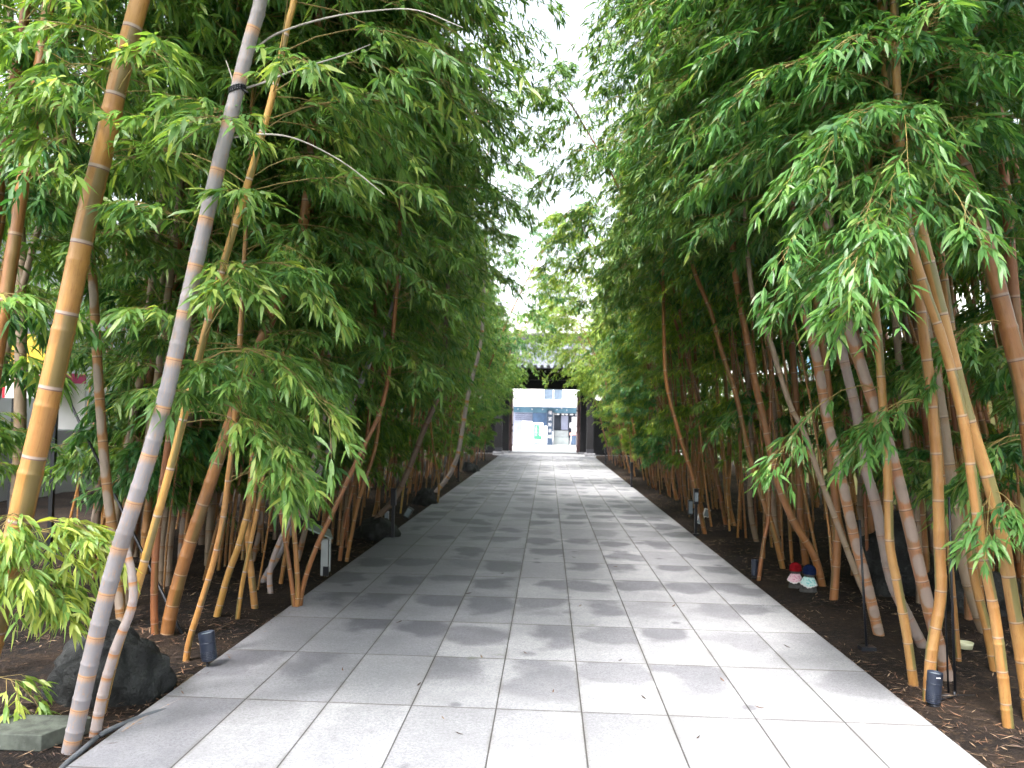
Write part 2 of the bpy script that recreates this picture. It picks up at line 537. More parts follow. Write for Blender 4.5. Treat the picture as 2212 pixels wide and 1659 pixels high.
# ------------------------------------------------------------------ hero bamboos
def hero(name_label, pts, dia_px, style, z0, nb, H_top=8.0, lean_end=.12, K=14, Mv=9, Lr=(.55, 1.25), node=.26, base=None, depth_drift=0.0,
         tint='green', low=0, low_z=.8, spread=1.15, back=.3, sides=20, leafL=.112, leafW=.0205, taper=.25, tshift=0.0, extra=None, dr=(.35, .85), group=None):
    b = ground(*pts[0]) if base is None else Vector(base)
    Y = b.y
    P = [np.array(b)]
    P[0][2] = -.03
    for (u, v) in pts[1:]:
        p = at(u, v, Y)
        zz = p.z
        p = at(u, v, Y + depth_drift * max(zz, 0))
        P.append(np.array(p))
    side = 1 if b.x > 0 else -1
    # carry on above the last seen point
    last = P[-1]; dirv = last - P[-2]; dirv = dirv / max(dirv[2], 1e-3)
    z = last[2]
    cur_p = last.copy()
    slope = np.clip(dirv[0], -.45, .45)
    while z < H_top:
        z += .7
        slope = slope * .85 + (-side * lean_end) * .15
        if abs(cur_p[0]) < 2.0: slope = slope * .25
        cur_p = cur_p + np.array([slope * .7, 0.02, .7])
        P.append(cur_p.copy())
    P = catmull(P, 6)
    root = empty('bamboo', (b.x, b.y, 0), name_label, 'bamboo', group)
    P = P - np.array([b.x, b.y, 0])
    cur = Curve(P)
    dist = (b - CAMPOS).dot(F)
    r0 = dia_px / FPX * dist / 2
    rng = np.random.default_rng(int(abs(b.x * 1000) + abs(b.y) * 777))
    cm = culm_mesh('culm_mesh', cur, r0, r0 * taper, node, MC[style], sides, random.uniform(0, 50))
    link('culm', cm, root)
    az0 = PI + .75 if side > 0 else -.45
    if nb:
        cr = crown_on('crown_mesh', cur, z0, int(nb * (4.2 if side > 0 else 2.2)), rng, az0, spread, back, Lr, K, Mv, leafL, leafW, low, low_z, tint=tshift, dr=dr)
        f = link('crown', cr, root)
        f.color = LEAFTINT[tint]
    for ex in (extra or []):
        # (u, v, azimuth deg, elev deg, length, droop, twigs, leaves, tint shift): single leafy branch starting on the stem nearest that pixel
        zt = at(ex[0], ex[1], Y).z
        d = np.linspace(0, cur.L, 300)
        o = cur(np.interp(zt, cur(d)[:, 2], d))
        n = ex[9] if len(ex) > 9 else 1
        O = np.repeat(o[None, :], n, 0) + rng.normal(0, .02, (n, 3)) * np.array([0, 0, 1.0])
        az = math.radians(ex[2]) + rng.normal(0, .3, n) * (n > 1)
        me = crown_mesh('branch_mesh', O, az, np.full(n, math.radians(ex[3])) + rng.normal(0, .12, n), np.full(n, ex[4]) * rng.uniform(.8, 1.1, n),
                        np.full(n, ex[5]), ex[6], ex[7], rng, leafL, leafW, ex[8])
        br = link('branch', me, root)
        br.color = LEAFTINT[tint]
    HERO_BASES.append((b.x, b.y))
    return root, cur, b


def bare_branch(root, b, pts, Y, r0, grey=True):
    P = catmull([np.array(at(u, v, Y)) - np.array([b.x, b.y, 0]) for u, v in pts], 6)
    n = len(P)
    T = np.gradient(P, axis=0); T /= np.linalg.norm(T, axis=1, keepdims=True)
    V, q, _, _ = rings_to_mesh(P, T, np.linspace(r0, r0 * .35, n), 6)
    me = new_mesh('branch_mesh', V, [q], [M_TWIG_GREY if grey else M_TWIG])
    return link('branch', me, root)


# --- left side
r1_, c1, b1 = hero('thick golden yellow bamboo with grey-green grooves leaning in at the left edge',
     [(-75, 1560), (-25, 1400), (30, 1180), (62, 1040), (95, 900), (127, 760), (165, 580), (192, 450), (222, 330), (262, 150), (305, -10)],
     54, 'yellow', 2.5, 40, tint='pale', K=12, Lr=(.4, .85), node=.30, spread=1.4, back=.5, taper=.35,
     extra=[(25, 1165, 0, 35, .50, .75, 18, 12, .42, 2), (10, 1240, -20, 25, .42, .7, 18, 12, .42, 2), (20, 1120, -60, 20, .40, .8, 18, 12, .35, 2), (-50, 1480, 0, 20, .33, .7, 10, 9, .35, 1)])
r2_, c2, b2 = hero('tall weathered grey bamboo with orange rings rising from beside the flat stone block',
     [(150, 1622), (195, 1430), (245, 1230), (300, 1055), (352, 880), (405, 650), (455, 430), (505, 225), (540, 85), (566, -20)],
     37, 'grey', 3.3, 12, K=10, Lr=(.4, .8), node=.185, spread=1.6, back=.6, taper=.5)
Yb = b2.y
bare_branch(r2_, b2, [(548, 108), (600, 72), (700, 40), (800, 24), (900, 22), (1000, 60)], Yb + .05, .0065)
bare_branch(r2_, b2, [(512, 195), (570, 178), (640, 150), (740, 120), (800, 96)], Yb + .05, .006)
bare_branch(r2_, b2, [(482, 300), (560, 290), (640, 300), (740, 350), (830, 420)], Yb + .05, .006)
bare_branch(r2_, b2, [(510, 200), (500, 165), (488, 130)], Yb + .03, .006)
hero('white crooked cane with close orange rings, just right of the grey bamboo foot',
     [(203, 1590), (222, 1500), (250, 1400), (285, 1310), (285, 1240), (272, 1170), (284, 1100), (312, 1005), (352, 868)],
     24, 'white', 2.6, 0, node=.095, Lr=(.4, .8), taper=.4, sides=16, H_top=1.2, depth_drift=.03)
hero('reddish brown bamboo half hidden behind the yellow and grey stems on the left',
     [(265, 1357), (250, 1200), (232, 1060), (218, 900), (208, 740), (196, 560), (160, 330), (140, 180)], 22, 'patched', 2.75, 44, node=.25, taper=.5, Lr=(.5, 1.2))
hero('slim yellow cane with sprouting side twigs, rising behind the white-ringed cane',
     [(215, 1545), (248, 1420), (290, 1290), (330, 1150), (370, 1005), (402, 880), (440, 730), (480, 580), (540, 380), (590, 200), (622, 50), (640, -30)],
     19, 'yellow', 1.35, 44, Lr=(.55, 1.05), K=15, Mv=10, node=.21, taper=.45, spread=.8, back=.2, dr=(.3, .7), tshift=.05,
     extra=[(420, 800, -25, 35, .95, .8, 18, 11, .2, 2), (455, 640, -20, 32, .9, .75, 18, 11, .22, 2), (395, 900, -40, 30, .8, .8, 16, 11, .2, 2)])
hero('brown upright bamboo at the left edge, in front of the yellow sign',
     [(15, 1290), (30, 1140), (42, 980), (44, 800), (46, 620), (40, 430), (32, 230), (20, 60)], 27, 'brown', 3.15, 46, Lr=(.5, 1.1), taper=.5)
hero('reddish cane behind the dark boulder, left of the thick slanting orange bamboo',
     [(336, 1385), (333, 1310), (336, 1200), (350, 1050), (372, 900)], 16, 'orange', 1.5, 34, H_top=6.5, Lr=(.4, .9))
hero('thick dark orange bamboo slanting right, behind the black cylindrical spotlight',
     [(357, 1382), (372, 1310), (405, 1190), (455, 1040), (520, 850), (580, 700), (645, 540)], 29, 'orange', 1.75, 56, Lr=(.6, 1.2), spread=.8)
hero('thin curved yellow cane rising beside the black cylindrical spotlight',
     [(400, 1428), (410, 1380), (432, 1310), (462, 1210), (482, 1120), (492, 1040), (505, 930)], 14, 'yellow', 1.3, 30, H_top=6.5, Lr=(.45, .95), K=15, Mv=10,
     spread=.8, back=.15, node=.19, taper=.4, extra=[(490, 1040, -20, 22, .7, .5, 16, 10, .1, 2)])
hero('yellow-brown cane with greyed foot, right of the curved yellow cane',
     [(465, 1337), (490, 1250), (515, 1180), (540, 1090), (560, 1010), (580, 920)], 15, 'yellow', 1.3, 42, H_top=6.5, Lr=(.45, 1.0), K=15, Mv=10, spread=.8, back=.15,
     node=.17, taper=.4)
hero('very thin pale-footed cane right of the curved yellow cane',
     [(512, 1338), (522, 1270), (540, 1180), (560, 1080), (572, 1000)], 10, 'yellow', 1.5, 20, H_top=5.5, Lr=(.4, .9), spread=.8)
hero('stubby yellow cane with dark rings, right of the very thin pale-footed cane',
     [(552, 1316), (545, 1260), (538, 1190), (536, 1120), (545, 1000)], 15, 'yellow', 1.5, 20, H_top=6, Lr=(.5, .9), node=.14)
hero('whitish bent cane left of the three canes that fan out of one foot',
     [(585, 1282), (583, 1235), (600, 1180), (635, 1105), (672, 1010), (700, 900)], 12, 'white', 1.6, 26, H_top=7, node=.13, Lr=(.5, 1.1))
hero('left cane of three orange canes fanning out of one foot at the path edge',
     [(637, 1318), (630, 1260), (618, 1180), (603, 1080), (590, 960)], 10, 'orange', 1.8, 16, H_top=5.5, Lr=(.4, .9), taper=.5)
hero('middle cane of three orange canes fanning out of one foot at the path edge',
     [(642, 1318), (643, 1260), (638, 1180), (630, 1080), (625, 950)], 11, 'orange', 1.8, 16, H_top=6, Lr=(.4, .9), taper=.5)
hero('right cane of three orange canes, bending away over the pale sign post',
     [(646, 1316), (655, 1265), (682, 1185), (720, 1105), (775, 985), (830, 860)], 11, 'orange', 1.75, 24, H_top=6.5, Lr=(.5, 1.0), K=15, Mv=10, spread=.8, taper=.5)
hero('left of two slim canes standing just beyond the pale sign post',
     [(733, 1212), (742, 1150), (760, 1060), (790, 960)], 9, 'orange', 1.9, 22, H_top=6.5)
hero('right of two slim canes standing just beyond the pale sign post',
     [(748, 1212), (760, 1150), (780, 1060), (812, 960)], 9, 'orange', 1.8, 26, H_top=7, Lr=(.5, 1.1))
hero('pale curved bamboo bowing out to the path edge far down the left row',
     [(938, 1064), (968, 1030), (988, 985), (1000, 920), (1012, 850), (1038, 745)], 10, 'white', 4.5, 26, H_top=9, node=.3, sides=12)
hero('thin yellow cane next to the pale curved bamboo far down the left row',
     [(945, 1090), (948, 1050), (942, 1010), (935, 960)], 5, 'yellow', 3.0, 12, H_top=6, sides=8)
hero('broad brown bamboo slanting behind the black post on the left row',
     [(800, 1160), (815, 1120), (850, 1080), (880, 1020), (915, 930), (950, 840)], 13, 'brown', 3.4, 36, H_top=9, sides=12)
hero('grey bamboo crossing behind the three fanned canes, leaning right',
     [(560, 1262), (600, 1200), (640, 1120), (680, 1040), (730, 930), (790, 800), (850, 660)], 15, 'grey', 1.9, 46, H_top=9, sides=12, Lr=(.6, 1.3))

# --- right side
hero('yellow bamboo with a clean straight foot nearest the bottom right corner',
     [(2180, 1577), (2164, 1441), (2146, 1313), (2122, 1190), (2102, 1050), (2088, 946), (2060, 820), (2027, 707), (2000, 630), (1960, 480)],
     23, 'amber', 2.9, 24, tint='deep', node=.2, taper=.5,
     extra=[(1970, 520, 225, 25, .9, .9, 18, 11, .1, 3), (1960, 400, 240, 25, .9, .9, 18, 11, .1, 4), (1960, 280, 230, 25, .9, .9, 18, 11, .1, 4)])
hero('slender yellow cane with green chequer patches, bowed left, third from the right spotlight',
     [(1975, 1482), (1959, 1373), (1936, 1250), (1922, 1177), (1918, 1040), (1909, 904), (1898, 740), (1885, 600)],
     20, 'amber', 2.9, 18, tint='deep', node=.2, taper=.5, extra=[(1905, 840, 200, 15, .8, .8, 13, 9, .15, 1)])
hero('orange-yellow bamboo rising straight behind the black spotlight on the right',
     [(2005, 1514), (2013, 1404), (2032, 1291), (2030, 1200), (2027, 1086), (2020, 949), (2005, 800), (1985, 640)],
     25, 'amber', 2.7, 22, tint='deep', node=.22, taper=.5, extra=[(1990, 450, 220, 20, .9, .9, 18, 11, .05, 3), (1990, 340, 240, 20, .9, .9, 18, 11, .05, 3), (2015, 880, 200, 15, .6, .8, 14, 10, .1, 2)])
hero('reddish bamboo with pale oval patches leaning left behind the right spotlight',
     [(2052, 1475), (2018, 1359), (1986, 1231), (1963, 1131), (1941, 1040), (1918, 958), (1890, 880), (1850, 760), (1800, 590)],
     28, 'patched', 3.2, 24, tint='deep', node=.2, taper=.5)
hero('orange bamboo with lilac-white patches and a swollen rooted foot',
     [(1902, 1377), (1872, 1259), (1845, 1158), (1822, 1054), (1804, 972), (1786, 904), (1768, 794), (1748, 707), (1725, 610)],
     23, 'patched', 3.0, 26, tint='deep', node=.17, taper=.55)
hero('lilac-grey bamboo leaning left, right of the one with the swollen foot',
     [(2000, 1400), (1960, 1330), (1927, 1259), (1909, 1177), (1891, 1086), (1868, 1004), (1850, 890), (1822, 772), (1800, 641), (1783, 550)],
     23, 'lilac', 3.2, 24, tint='deep', node=.2, taper=.5)
hero('upright orange bamboo between the capped figurines and the bamboo with the swollen foot',
     [(1800, 1302), (1808, 1177), (1806, 1086), (1795, 1000), (1790, 850), (1770, 700)], 18, 'orange', 3.0, 22, H_top=8.5)
hero('orange bamboo swinging out in a long curve over the two capped figurines',
     [(1779, 1270), (1758, 1199), (1717, 1131), (1686, 1058), (1667, 985), (1649, 904), (1632, 830), (1617, 750), (1600, 660), (1585, 560)],
     17, 'orange', 3.2, 30, tint='deep', node=.24, taper=.55, extra=[(1645, 880, 170, 20, .5, .8, 10, 9, .1, 1)])
hero('very thin orange cane leaning right beside the small path-edge spotlight',
     [(1638, 1252), (1650, 1170), (1661, 1108), (1660, 995), (1665, 860)], 9, 'orange', 2.6, 14, H_top=6)
hero('straight brown-orange bamboo right behind the red-capped figurine',
     [(1742, 1226), (1730, 1120), (1727, 1086), (1724, 949), (1715, 800)], 16, 'orange', 3.0, 22, H_top=8.5)
hero('greyish bamboo crossing leftward behind the upright orange one',
     [(1900, 1345), (1854, 1250), (1800, 1108), (1763, 1008), (1736, 931), (1709, 881), (1683, 802), (1661, 728), (1626, 640)], 13, 'brown', 3.1, 30, H_top=8.5, sides=14)
hero('tall reddish bamboo leaning far left, highest bare stem on the right of the path',
     [(1693, 1230), (1672, 1150), (1645, 1068), (1617, 977), (1591, 859), (1556, 750), (1535, 672), (1495, 567)], 12, 'orange', 3.5, 36, H_top=9, sides=14, Lr=(.6, 1.3))
hero('orange cane leaning left just behind the black post on the right',
     [(1523, 1153), (1513, 1107), (1494, 1025), (1464, 927), (1440, 830)], 10, 'orange', 3.0, 30, H_top=9, sides=12)
hero('massive orange-yellow bamboo entering from the right edge high above the ground',
     [(2300, 1500), (2262, 1180), (2235, 1000), (2212, 850), (2190, 755), (2160, 640), (2123, 502), (2062, 300), (2012, 150), (1985, 50), (1950, -60)],
     42, 'amber', 2.55, 26, tint='deep', node=.32, taper=.45, Lr=(.5, 1.0), spread=1.2,
     extra=[(2180, 700, 200, 20, .6, .9, 18, 12, .25, 2), (2225, 950, 190, 5, .45, .9, 16, 11, .22, 2), (2100, 420, 190, 20, .8, 1.1, 20, 12, .3, 3)])
hero('stout yellow bamboo whose foot stands near the right border of the picture',
     [(2228, 1560), (2212, 1450), (2182, 1268), (2160, 1130), (2130, 1020), (2100, 930), (2075, 840), (2050, 740)], 29, 'amber', 2.9, 20, tint='deep', node=.24, taper=.5,
     extra=[(2140, 1060, 265, 0, .28, .8, 12, 10, .15, 2)])
hero('yellow-green striped bamboo standing between the corner bamboo and the stout one',
     [(2152, 1455), (2132, 1359), (2100, 1222), (2091, 1040), (2080, 900), (2065, 780)], 19, 'amber', 2.9, 18, tint='deep', node=.22, H_top=8)
hero('wide dull brown bamboo in the shade behind the yellow ones on the right',
     [(2135, 1375), (2109, 1313), (2082, 1222), (2063, 1108), (2036, 904), (2010, 760)], 27, 'brown', 3.0, 24, tint='deep', node=.3, H_top=9)
hero('thin yellow cane standing next to the pale dish on the ground',
     [(2072, 1430), (2062, 1320), (2050, 1180), (2041, 1086), (2030, 960)], 12, 'amber', 2.8, 14, H_top=6.5)

# --- fill, both sides
rf = random.Random(5)


def fill(side, n, ylo, yhi, xlo, xhi, minsep, tries=8000):
    pts = []
    k = 0
    while len(pts) < n and k < tries:
        k += 1
        y = ylo + (yhi - ylo) * rf.random()
        x = side * (xlo + (xhi - xlo) * rf.random() ** 1.35)
        if side < 0 and x < -.62 * y - .9: continue
        if side > 0 and x > .56 * y + .9: continue
        if y < 6.5 and abs(x) < 3.3: continue
        if side > 0 and y < 9 and abs(x) < 2.9: continue
        if side < 0 and y < 9.5 and -.76 < x / y < -.57: continue
        if any((x - a) ** 2 + (y - b) ** 2 < minsep ** 2 for a, b in pts): continue
        if any((x - a) ** 2 + (y - b) ** 2 < .35 ** 2 for a, b in HERO_BASES): continue
        pts.append((x, y))
    return pts


STRETCH = [(10.5, 'near'), (17.0, 'middle'), (25.0, 'far'), (99, 'farthest')]
WHERE = {'near': 'in the nearer crowd', 'middle': 'in the middle crowd', 'far': 'in the distant crowd', 'farthest': 'in the crowd by the gate'}
for side in (-1, 1):
    sname = 'left' if side < 0 else 'right'
    spots = [(p, False) for p in fill(side, 20, 4.3, 9.5, 3.3, 6.2, .42)] + [(p, False) for p in fill(side, 84, 6.0, 33.0, 2.5, 5.9, .42)] + [(p, True) for p in fill(side, 34, 7.0, 33.0, 2.35, 3.2, .25)]
    for (x, y), thin in spots:
        st = next(nm for lim, nm in STRETCH if y < lim)
        r = rf.random()
        style = 'orange' if r < .62 else ('brown' if r < .86 else 'patched')
        if thin: style = 'orange' if rf.random() < .8 else 'yellow'
        if side < 0:
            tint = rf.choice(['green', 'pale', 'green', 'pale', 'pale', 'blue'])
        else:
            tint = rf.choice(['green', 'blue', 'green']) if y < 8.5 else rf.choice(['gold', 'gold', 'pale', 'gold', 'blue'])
        if thin:
            idx = rf.randrange(4); pool = THIN
        else:
            want = min(5, max(0, int(round((abs(x) - .7 - (2.15 if side < 0 else 1.95)) / 2.3 * 5 + rf.uniform(-.6, .6)))))
            # right side clears its lower stems higher up
            idx = want + (6 if (side > 0 and y < 17) or (y < 8.5 and x / y < -.57) else 0); pool = POOL
        kind = 'thin' if thin else 'tall'
        lab = f'{kind} {SWATCH[style]} bamboo {WHERE[st]} {"fronting" if thin else "within"} the {sname} row'
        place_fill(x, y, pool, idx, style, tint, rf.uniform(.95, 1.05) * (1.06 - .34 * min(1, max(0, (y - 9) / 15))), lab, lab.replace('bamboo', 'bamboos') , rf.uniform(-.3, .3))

for (x, y, idx, tint) in ((2.45, 31.8, 0, 'gold'), (2.6, 28.2, 1, 'gold'), (2.5, 24.5, 2, 'gold'), (-2.9, 31.5, 1, 'pale'), (2.7, 30.0, 2, 'gold'), (-2.7, 28.5, 0, 'pale')):
    place_fill(x, y, ARCH, idx, 'orange', tint, .95, 'strongly arched bamboo bending over the path in front of the gate roof', 'bamboos bending over the gate roof', 0.0)
place_fill(-2.6, 23.5, ARCH, 2, 'orange', 'blue', 1.2, 'tall bamboo with bluish leaves arching across the path below the sky gap', None, 0.0)
place_fill(2.75, 12.5, ARCH, 1, 'orange', 'green', 1.12, 'tall bamboo whose tip hangs into the sky gap from the right, nearest the viewer', None, .15)
place_fill(2.9, 17.5, ARCH, 0, 'orange', 'gold', 1.08, 'tall yellowish bamboo leaning into the sky gap from the right, halfway down the path', None, -.1)

# past 300 individuals: the thin canes deep in the rows and the leafy backs of the clumps, as one mass
gth = np.random.default_rng(77)
tv, tq, tc, off_ = [], [], [], 0
for i in range(430):
    sd_ = -1 if i % 2 else 1
    yy = 6.5 + 26.5 * gth.random() if i < 300 else 4.5 + 12 * gth.random()
    xx = sd_ * (2.45 + 3.6 * gth.random() ** 1.2) if i < 300 else sd_ * (3.6 + 3.2 * gth.random())
    if abs(xx) > .62 * yy + .8: continue
    if xx < 0 and yy < 9.8 and -.72 < xx / yy < -.58: continue
    Hc = 4.2 + 2.5 * gth.random()
    tt = np.linspace(0, 1, 12)
    ln = -sd_ * gth.uniform(.0, .26) * Hc
    P = np.stack([xx + ln * (.8 * tt + .2 * tt ** 2) + .04 * np.sin(tt * 9 + i), yy + gth.normal(0, .25) * tt, -.02 + Hc * tt], -1)
    cu_ = Curve(P)
    r_ = gth.uniform(.009, .021)
    nd_ = gth.uniform(.18, .28)
    ds_ = np.arange(0, cu_.L, nd_ / 2)
    V_, q_, ca_, sa_ = rings_to_mesh(cu_(ds_), cu_.tan(ds_), r_ * (1 - .5 * ds_ / cu_.L) * np.where(np.arange(len(ds_)) % 2, .96, 1.04), 6)
    tv.append(V_); tq.append(q_ + off_); off_ += len(V_)
    tc.append(np.stack([ca_, sa_, np.repeat(ds_ / nd_ + i * 3.3, 6)], -1))
me_ = new_mesh('thicket_mesh', np.concatenate(tv), [np.concatenate(tq)], [MC['orange']])
me_.attributes.new('cu', 'FLOAT_VECTOR', 'POINT').data.foreach_set('vector', np.concatenate(tc).astype(np.float32).ravel())
th_ = link('bamboo_thicket', me_)
nb_ = 2100
sdv = np.where(gth.random(nb_) < .5, -1, 1)
yv = 3.5 + 30 * gth.random(nb_)
xv = sdv * (4.3 + 2.6 * gth.random(nb_))
zv = .7 + 6.3 * gth.random(nb_) ** .8
keep = ~((xv < 0) & (yv < 10.5) & (xv / yv < -.57) & (xv / yv > -.86) & (zv < 2.9) & (zv > 1.3))
sdv, yv, xv, zv = sdv[keep], yv[keep], xv[keep], zv[keep]; nb_ = len(xv)
me2 = crown_mesh('thicket_leaf_mesh', np.stack([xv, yv, zv], -1), np.where(sdv > 0, PI, 0) + gth.normal(0, 1.2, nb_), gth.uniform(0, .7, nb_), gth.uniform(.7, 1.5, nb_),
                 gth.uniform(.3, .7, nb_), 9, 7, gth, .15, .032, -.08)
tl_ = link('thicket_leaves', me2)
bpy.ops.object.select_all(action='DESELECT')
th_.select_set(True); tl_.select_set(True); bpy.context.view_layer.objects.active = th_
bpy.ops.object.join()
tag(th_, 'mass of thin canes and leaves filling the shade behind the bamboo rows', 'bamboo thicket', kind='stuff')

# rows continued past the viewer: bamboos added out of frame to shade the foreground
for (x, y) in ((-3.5, .2), (-3.2, -1.4), (-3.6, -3.2), (-4.9, .6), (-4.5, -1.0), (3.3, 2.2), (3.6, .5), (3.2, -1.5), (3.5, -3.4), (4.6, 1.5), (4.4, -1.2)):
    sd_ = 'left' if x < 0 else 'right'
    place_fill(x, y, POOL, rf.randrange(2, 5), 'orange', 'green', 1.0, f'tall bamboo added beside the viewer to shade the path, on the {sd_}', f'bamboos added for shade beside the viewer on the {sd_}', 0.0)

# ------------------------------------------------------------------ generic mesh helpers (bmesh)
def bm_box(bm, x0, x1, y0, y1, z0, z1, mi=0):
    vs = [bm.verts.new((x, y, z)) for x in (x0, x1) for y in (y0, y1) for z in (z0, z1)]
    for f in ((0, 1, 3, 2), (4, 6, 7, 5), (0, 4, 5, 1), (2, 3, 7, 6), (0, 2, 6, 4), (1, 5, 7, 3)):
        fc = bm.faces.new([vs[i] for i in f]); fc.material_index = mi
    return vs


def bm_cyl(bm, p0, p1, r0, r1, n=16, cap=True, mi=0):
    p0, p1 = Vector(p0), Vector(p1)
    t = (p1 - p0).normalized()
    a = t.cross(Vector((0, 1, 0)) if abs(t.y) < .9 else Vector((1, 0, 0))).normalized(); b = t.cross(a)
    A = [bm.verts.new(p0 + (a * math.cos(2 * PI * i / n) + b * math.sin(2 * PI * i / n)) * r0) for i in range(n)]
    B = [bm.verts.new(p1 + (a * math.cos(2 * PI * i / n) + b * math.sin(2 * PI * i / n)) * r1) for i in range(n)]
    for i in range(n):
        f = bm.faces.new((A[i], A[(i + 1) % n], B[(i + 1) % n], B[i])); f.smooth = True; f.material_index = mi
    if cap:
        bm.faces.new(A[::-1]).material_index = mi
        bm.faces.new(B).material_index = mi
    return A, B


def bm_prism(bm, outline, axis, d0, d1):
    """outline 2D points; axis 'x': points are (y,z); 'y': (x,z)"""
    def mk(p, d):
        return (d, p[0], p[1]) if axis == 'x' else ((p[0], d, p[1]) if axis == 'y' else (p[0], p[1], d))
    A = [bm.verts.new(mk(p, d0)) for p in outline]; B = [bm.verts.new(mk(p, d1)) for p in outline]
    n = len(A)
    for i in range(n): bm.faces.new((A[i], A[(i + 1) % n], B[(i + 1) % n], B[i]))
    bm.faces.new(A[::-1]); bm.faces.new(B)


def finish(name, bm, mats, parent=None, bevel=0.0, loc=None):
    bmesh.ops.recalc_face_normals(bm, faces=bm.faces[:])
    if bevel:
        bmesh.ops.bevel(bm, geom=[e for e in bm.edges if len(e.link_faces) == 2 and e.calc_face_angle(0) > .6], offset=bevel, segments=2, affect='EDGES', profile=.6)
    me = bpy.data.meshes.new(name + '_mesh')
    bm.to_mesh(me); bm.free()
    for m in (mats if isinstance(mats, (list, tuple)) else [mats]): me.materials.append(m)
    return link(name, me, parent, loc)


def box_obj(name, x0, x1, y0, y1, z0, z1, mat, parent=None, bevel=0.0):
    bm = bmesh.new(); bm_box(bm, x0, x1, y0, y1, z0, z1)
    return finish(name, bm, mat, parent, bevel)


# ------------------------------------------------------------------ ground, path, street
k = NT('soil')
o = k.obj()
n1 = k.noise(1.6, 6, o, .65); n2 = k.noise(22, 5, o, .7)
c = k.mix(k.step(n1, .35, .65), (.010, .008, .008), (.030, .020, .015))
c = k.mix(k.ma('MULTIPLY', k.step(n2, .5, .75), .6), c, (.11, .07, .04))
M_SOIL = k.done(k.pbr(c, .95, k.bump(k.ma('ADD', n2, k.ma('MULTIPLY', k.noise(60, 3, o), .5)), .9, .03), 0, .2))

nx, ny = 150, 200
gx = np.concatenate([[-120, -40, -15], np.linspace(-8, 8, nx), [15, 40, 120]])
gy = np.concatenate([[-30, -5], np.linspace(1, 36, ny)])
GX, GY = np.meshgrid(gx, gy, indexing='ij')
def hgt(x, y):
    e = np.clip((np.abs(x) - 2.12) / .5, 0, 1)
    h = .022 * np.sin(x * 3.1 + np.sin(y * 1.7) * 2) * np.cos(y * 2.3 + x) + .012 * np.sin(x * 9 + y * 7) * np.sin(y * 11 - x * 4)
    return e * (h + .02) - .012 * (np.abs(x) < 2.2)
GZ = np.where((np.abs(GX) < 8.1) & (GY >= 1), hgt(GX, GY), 0.0)
V = np.stack([GX, GY, GZ], -1).reshape(-1, 3)
A, B = GX.shape
ii, jj = np.meshgrid(np.arange(A - 1), np.arange(B - 1), indexing='ij')
i0 = (ii * B + jj).ravel()
q = np.stack([i0, i0 + B, i0 + B + 1, i0 + 1], -1)
tag(link('ground', new_mesh('ground_mesh', V, [q], [M_SOIL])), 'dark bare soil under the bamboo on both sides of the path', 'ground', kind='structure')

# granite path
k = NT('granite_slabs')
o = k.obj()
x, y, z = k.sep(o)
SL, SW, OFF = .885, .45, 4.29
ys = k.ma('DIVIDE', k.ma('ADD', y, k.ma('SUBTRACT', k.ma('MULTIPLY', x, .012), OFF)), SL)
xs = k.ma('DIVIDE', k.ma('ADD', x, 2.05), SW)
fx, fy = k.ma('FRACT', xs), k.ma('FRACT', ys)
ix, iy = k.ma('FLOOR', xs), k.ma('FLOOR', ys)
wn = k.n('ShaderNodeTexWhiteNoise', noise_dimensions='2D')
k.t.links.new(k.comb(ix, iy, 0), wn.inputs[0])
cell = wn.outputs['Value']; cellc = k.sep(wn.outputs['Color'])
base = k.mix(cell, (.31, .31, .335), (.42, .42, .445))
speck = k.noise(85, 5, o, .9)
base = k.mix(k.ma('MULTIPLY', k.step(speck, .46, .62), .62), base, (.16, .16, .18))
base = k.mix(k.ma('MULTIPLY', k.step(speck, .46, .34), .4), base, (.62, .62, .64))
mott = k.noise(3.5, 5, o, .6)
base = k.mix(k.ma('MULTIPLY', k.step(mott, .42, .68), .38), base, (.24, .24, .26))
big = k.noise(.8, 5, o, .65)
base = k.mix(k.ma('MULTIPLY', k.step(big, .45, .65), .28), base, (.2, .2, .22))
# left columns darkened for dampness plus canopy shade painted into colour, others at random
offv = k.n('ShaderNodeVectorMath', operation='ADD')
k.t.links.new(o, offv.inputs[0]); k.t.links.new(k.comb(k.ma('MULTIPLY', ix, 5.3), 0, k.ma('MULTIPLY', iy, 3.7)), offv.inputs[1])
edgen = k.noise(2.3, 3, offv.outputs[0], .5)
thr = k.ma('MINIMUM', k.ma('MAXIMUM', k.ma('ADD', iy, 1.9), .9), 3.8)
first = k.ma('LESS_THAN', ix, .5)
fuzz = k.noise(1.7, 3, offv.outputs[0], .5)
wet_shade = k.step(k.ma('ADD', k.ma('SUBTRACT', thr, ix), k.ma('ADD', k.ma('MULTIPLY', k.ma('SUBTRACT', cellc[0], .5), 1.3), k.ma('MULTIPLY', k.ma('SUBTRACT', fuzz, .5), 3.4))), .15, 1.0)
wet_shade = k.ma('MAXIMUM', wet_shade, first)
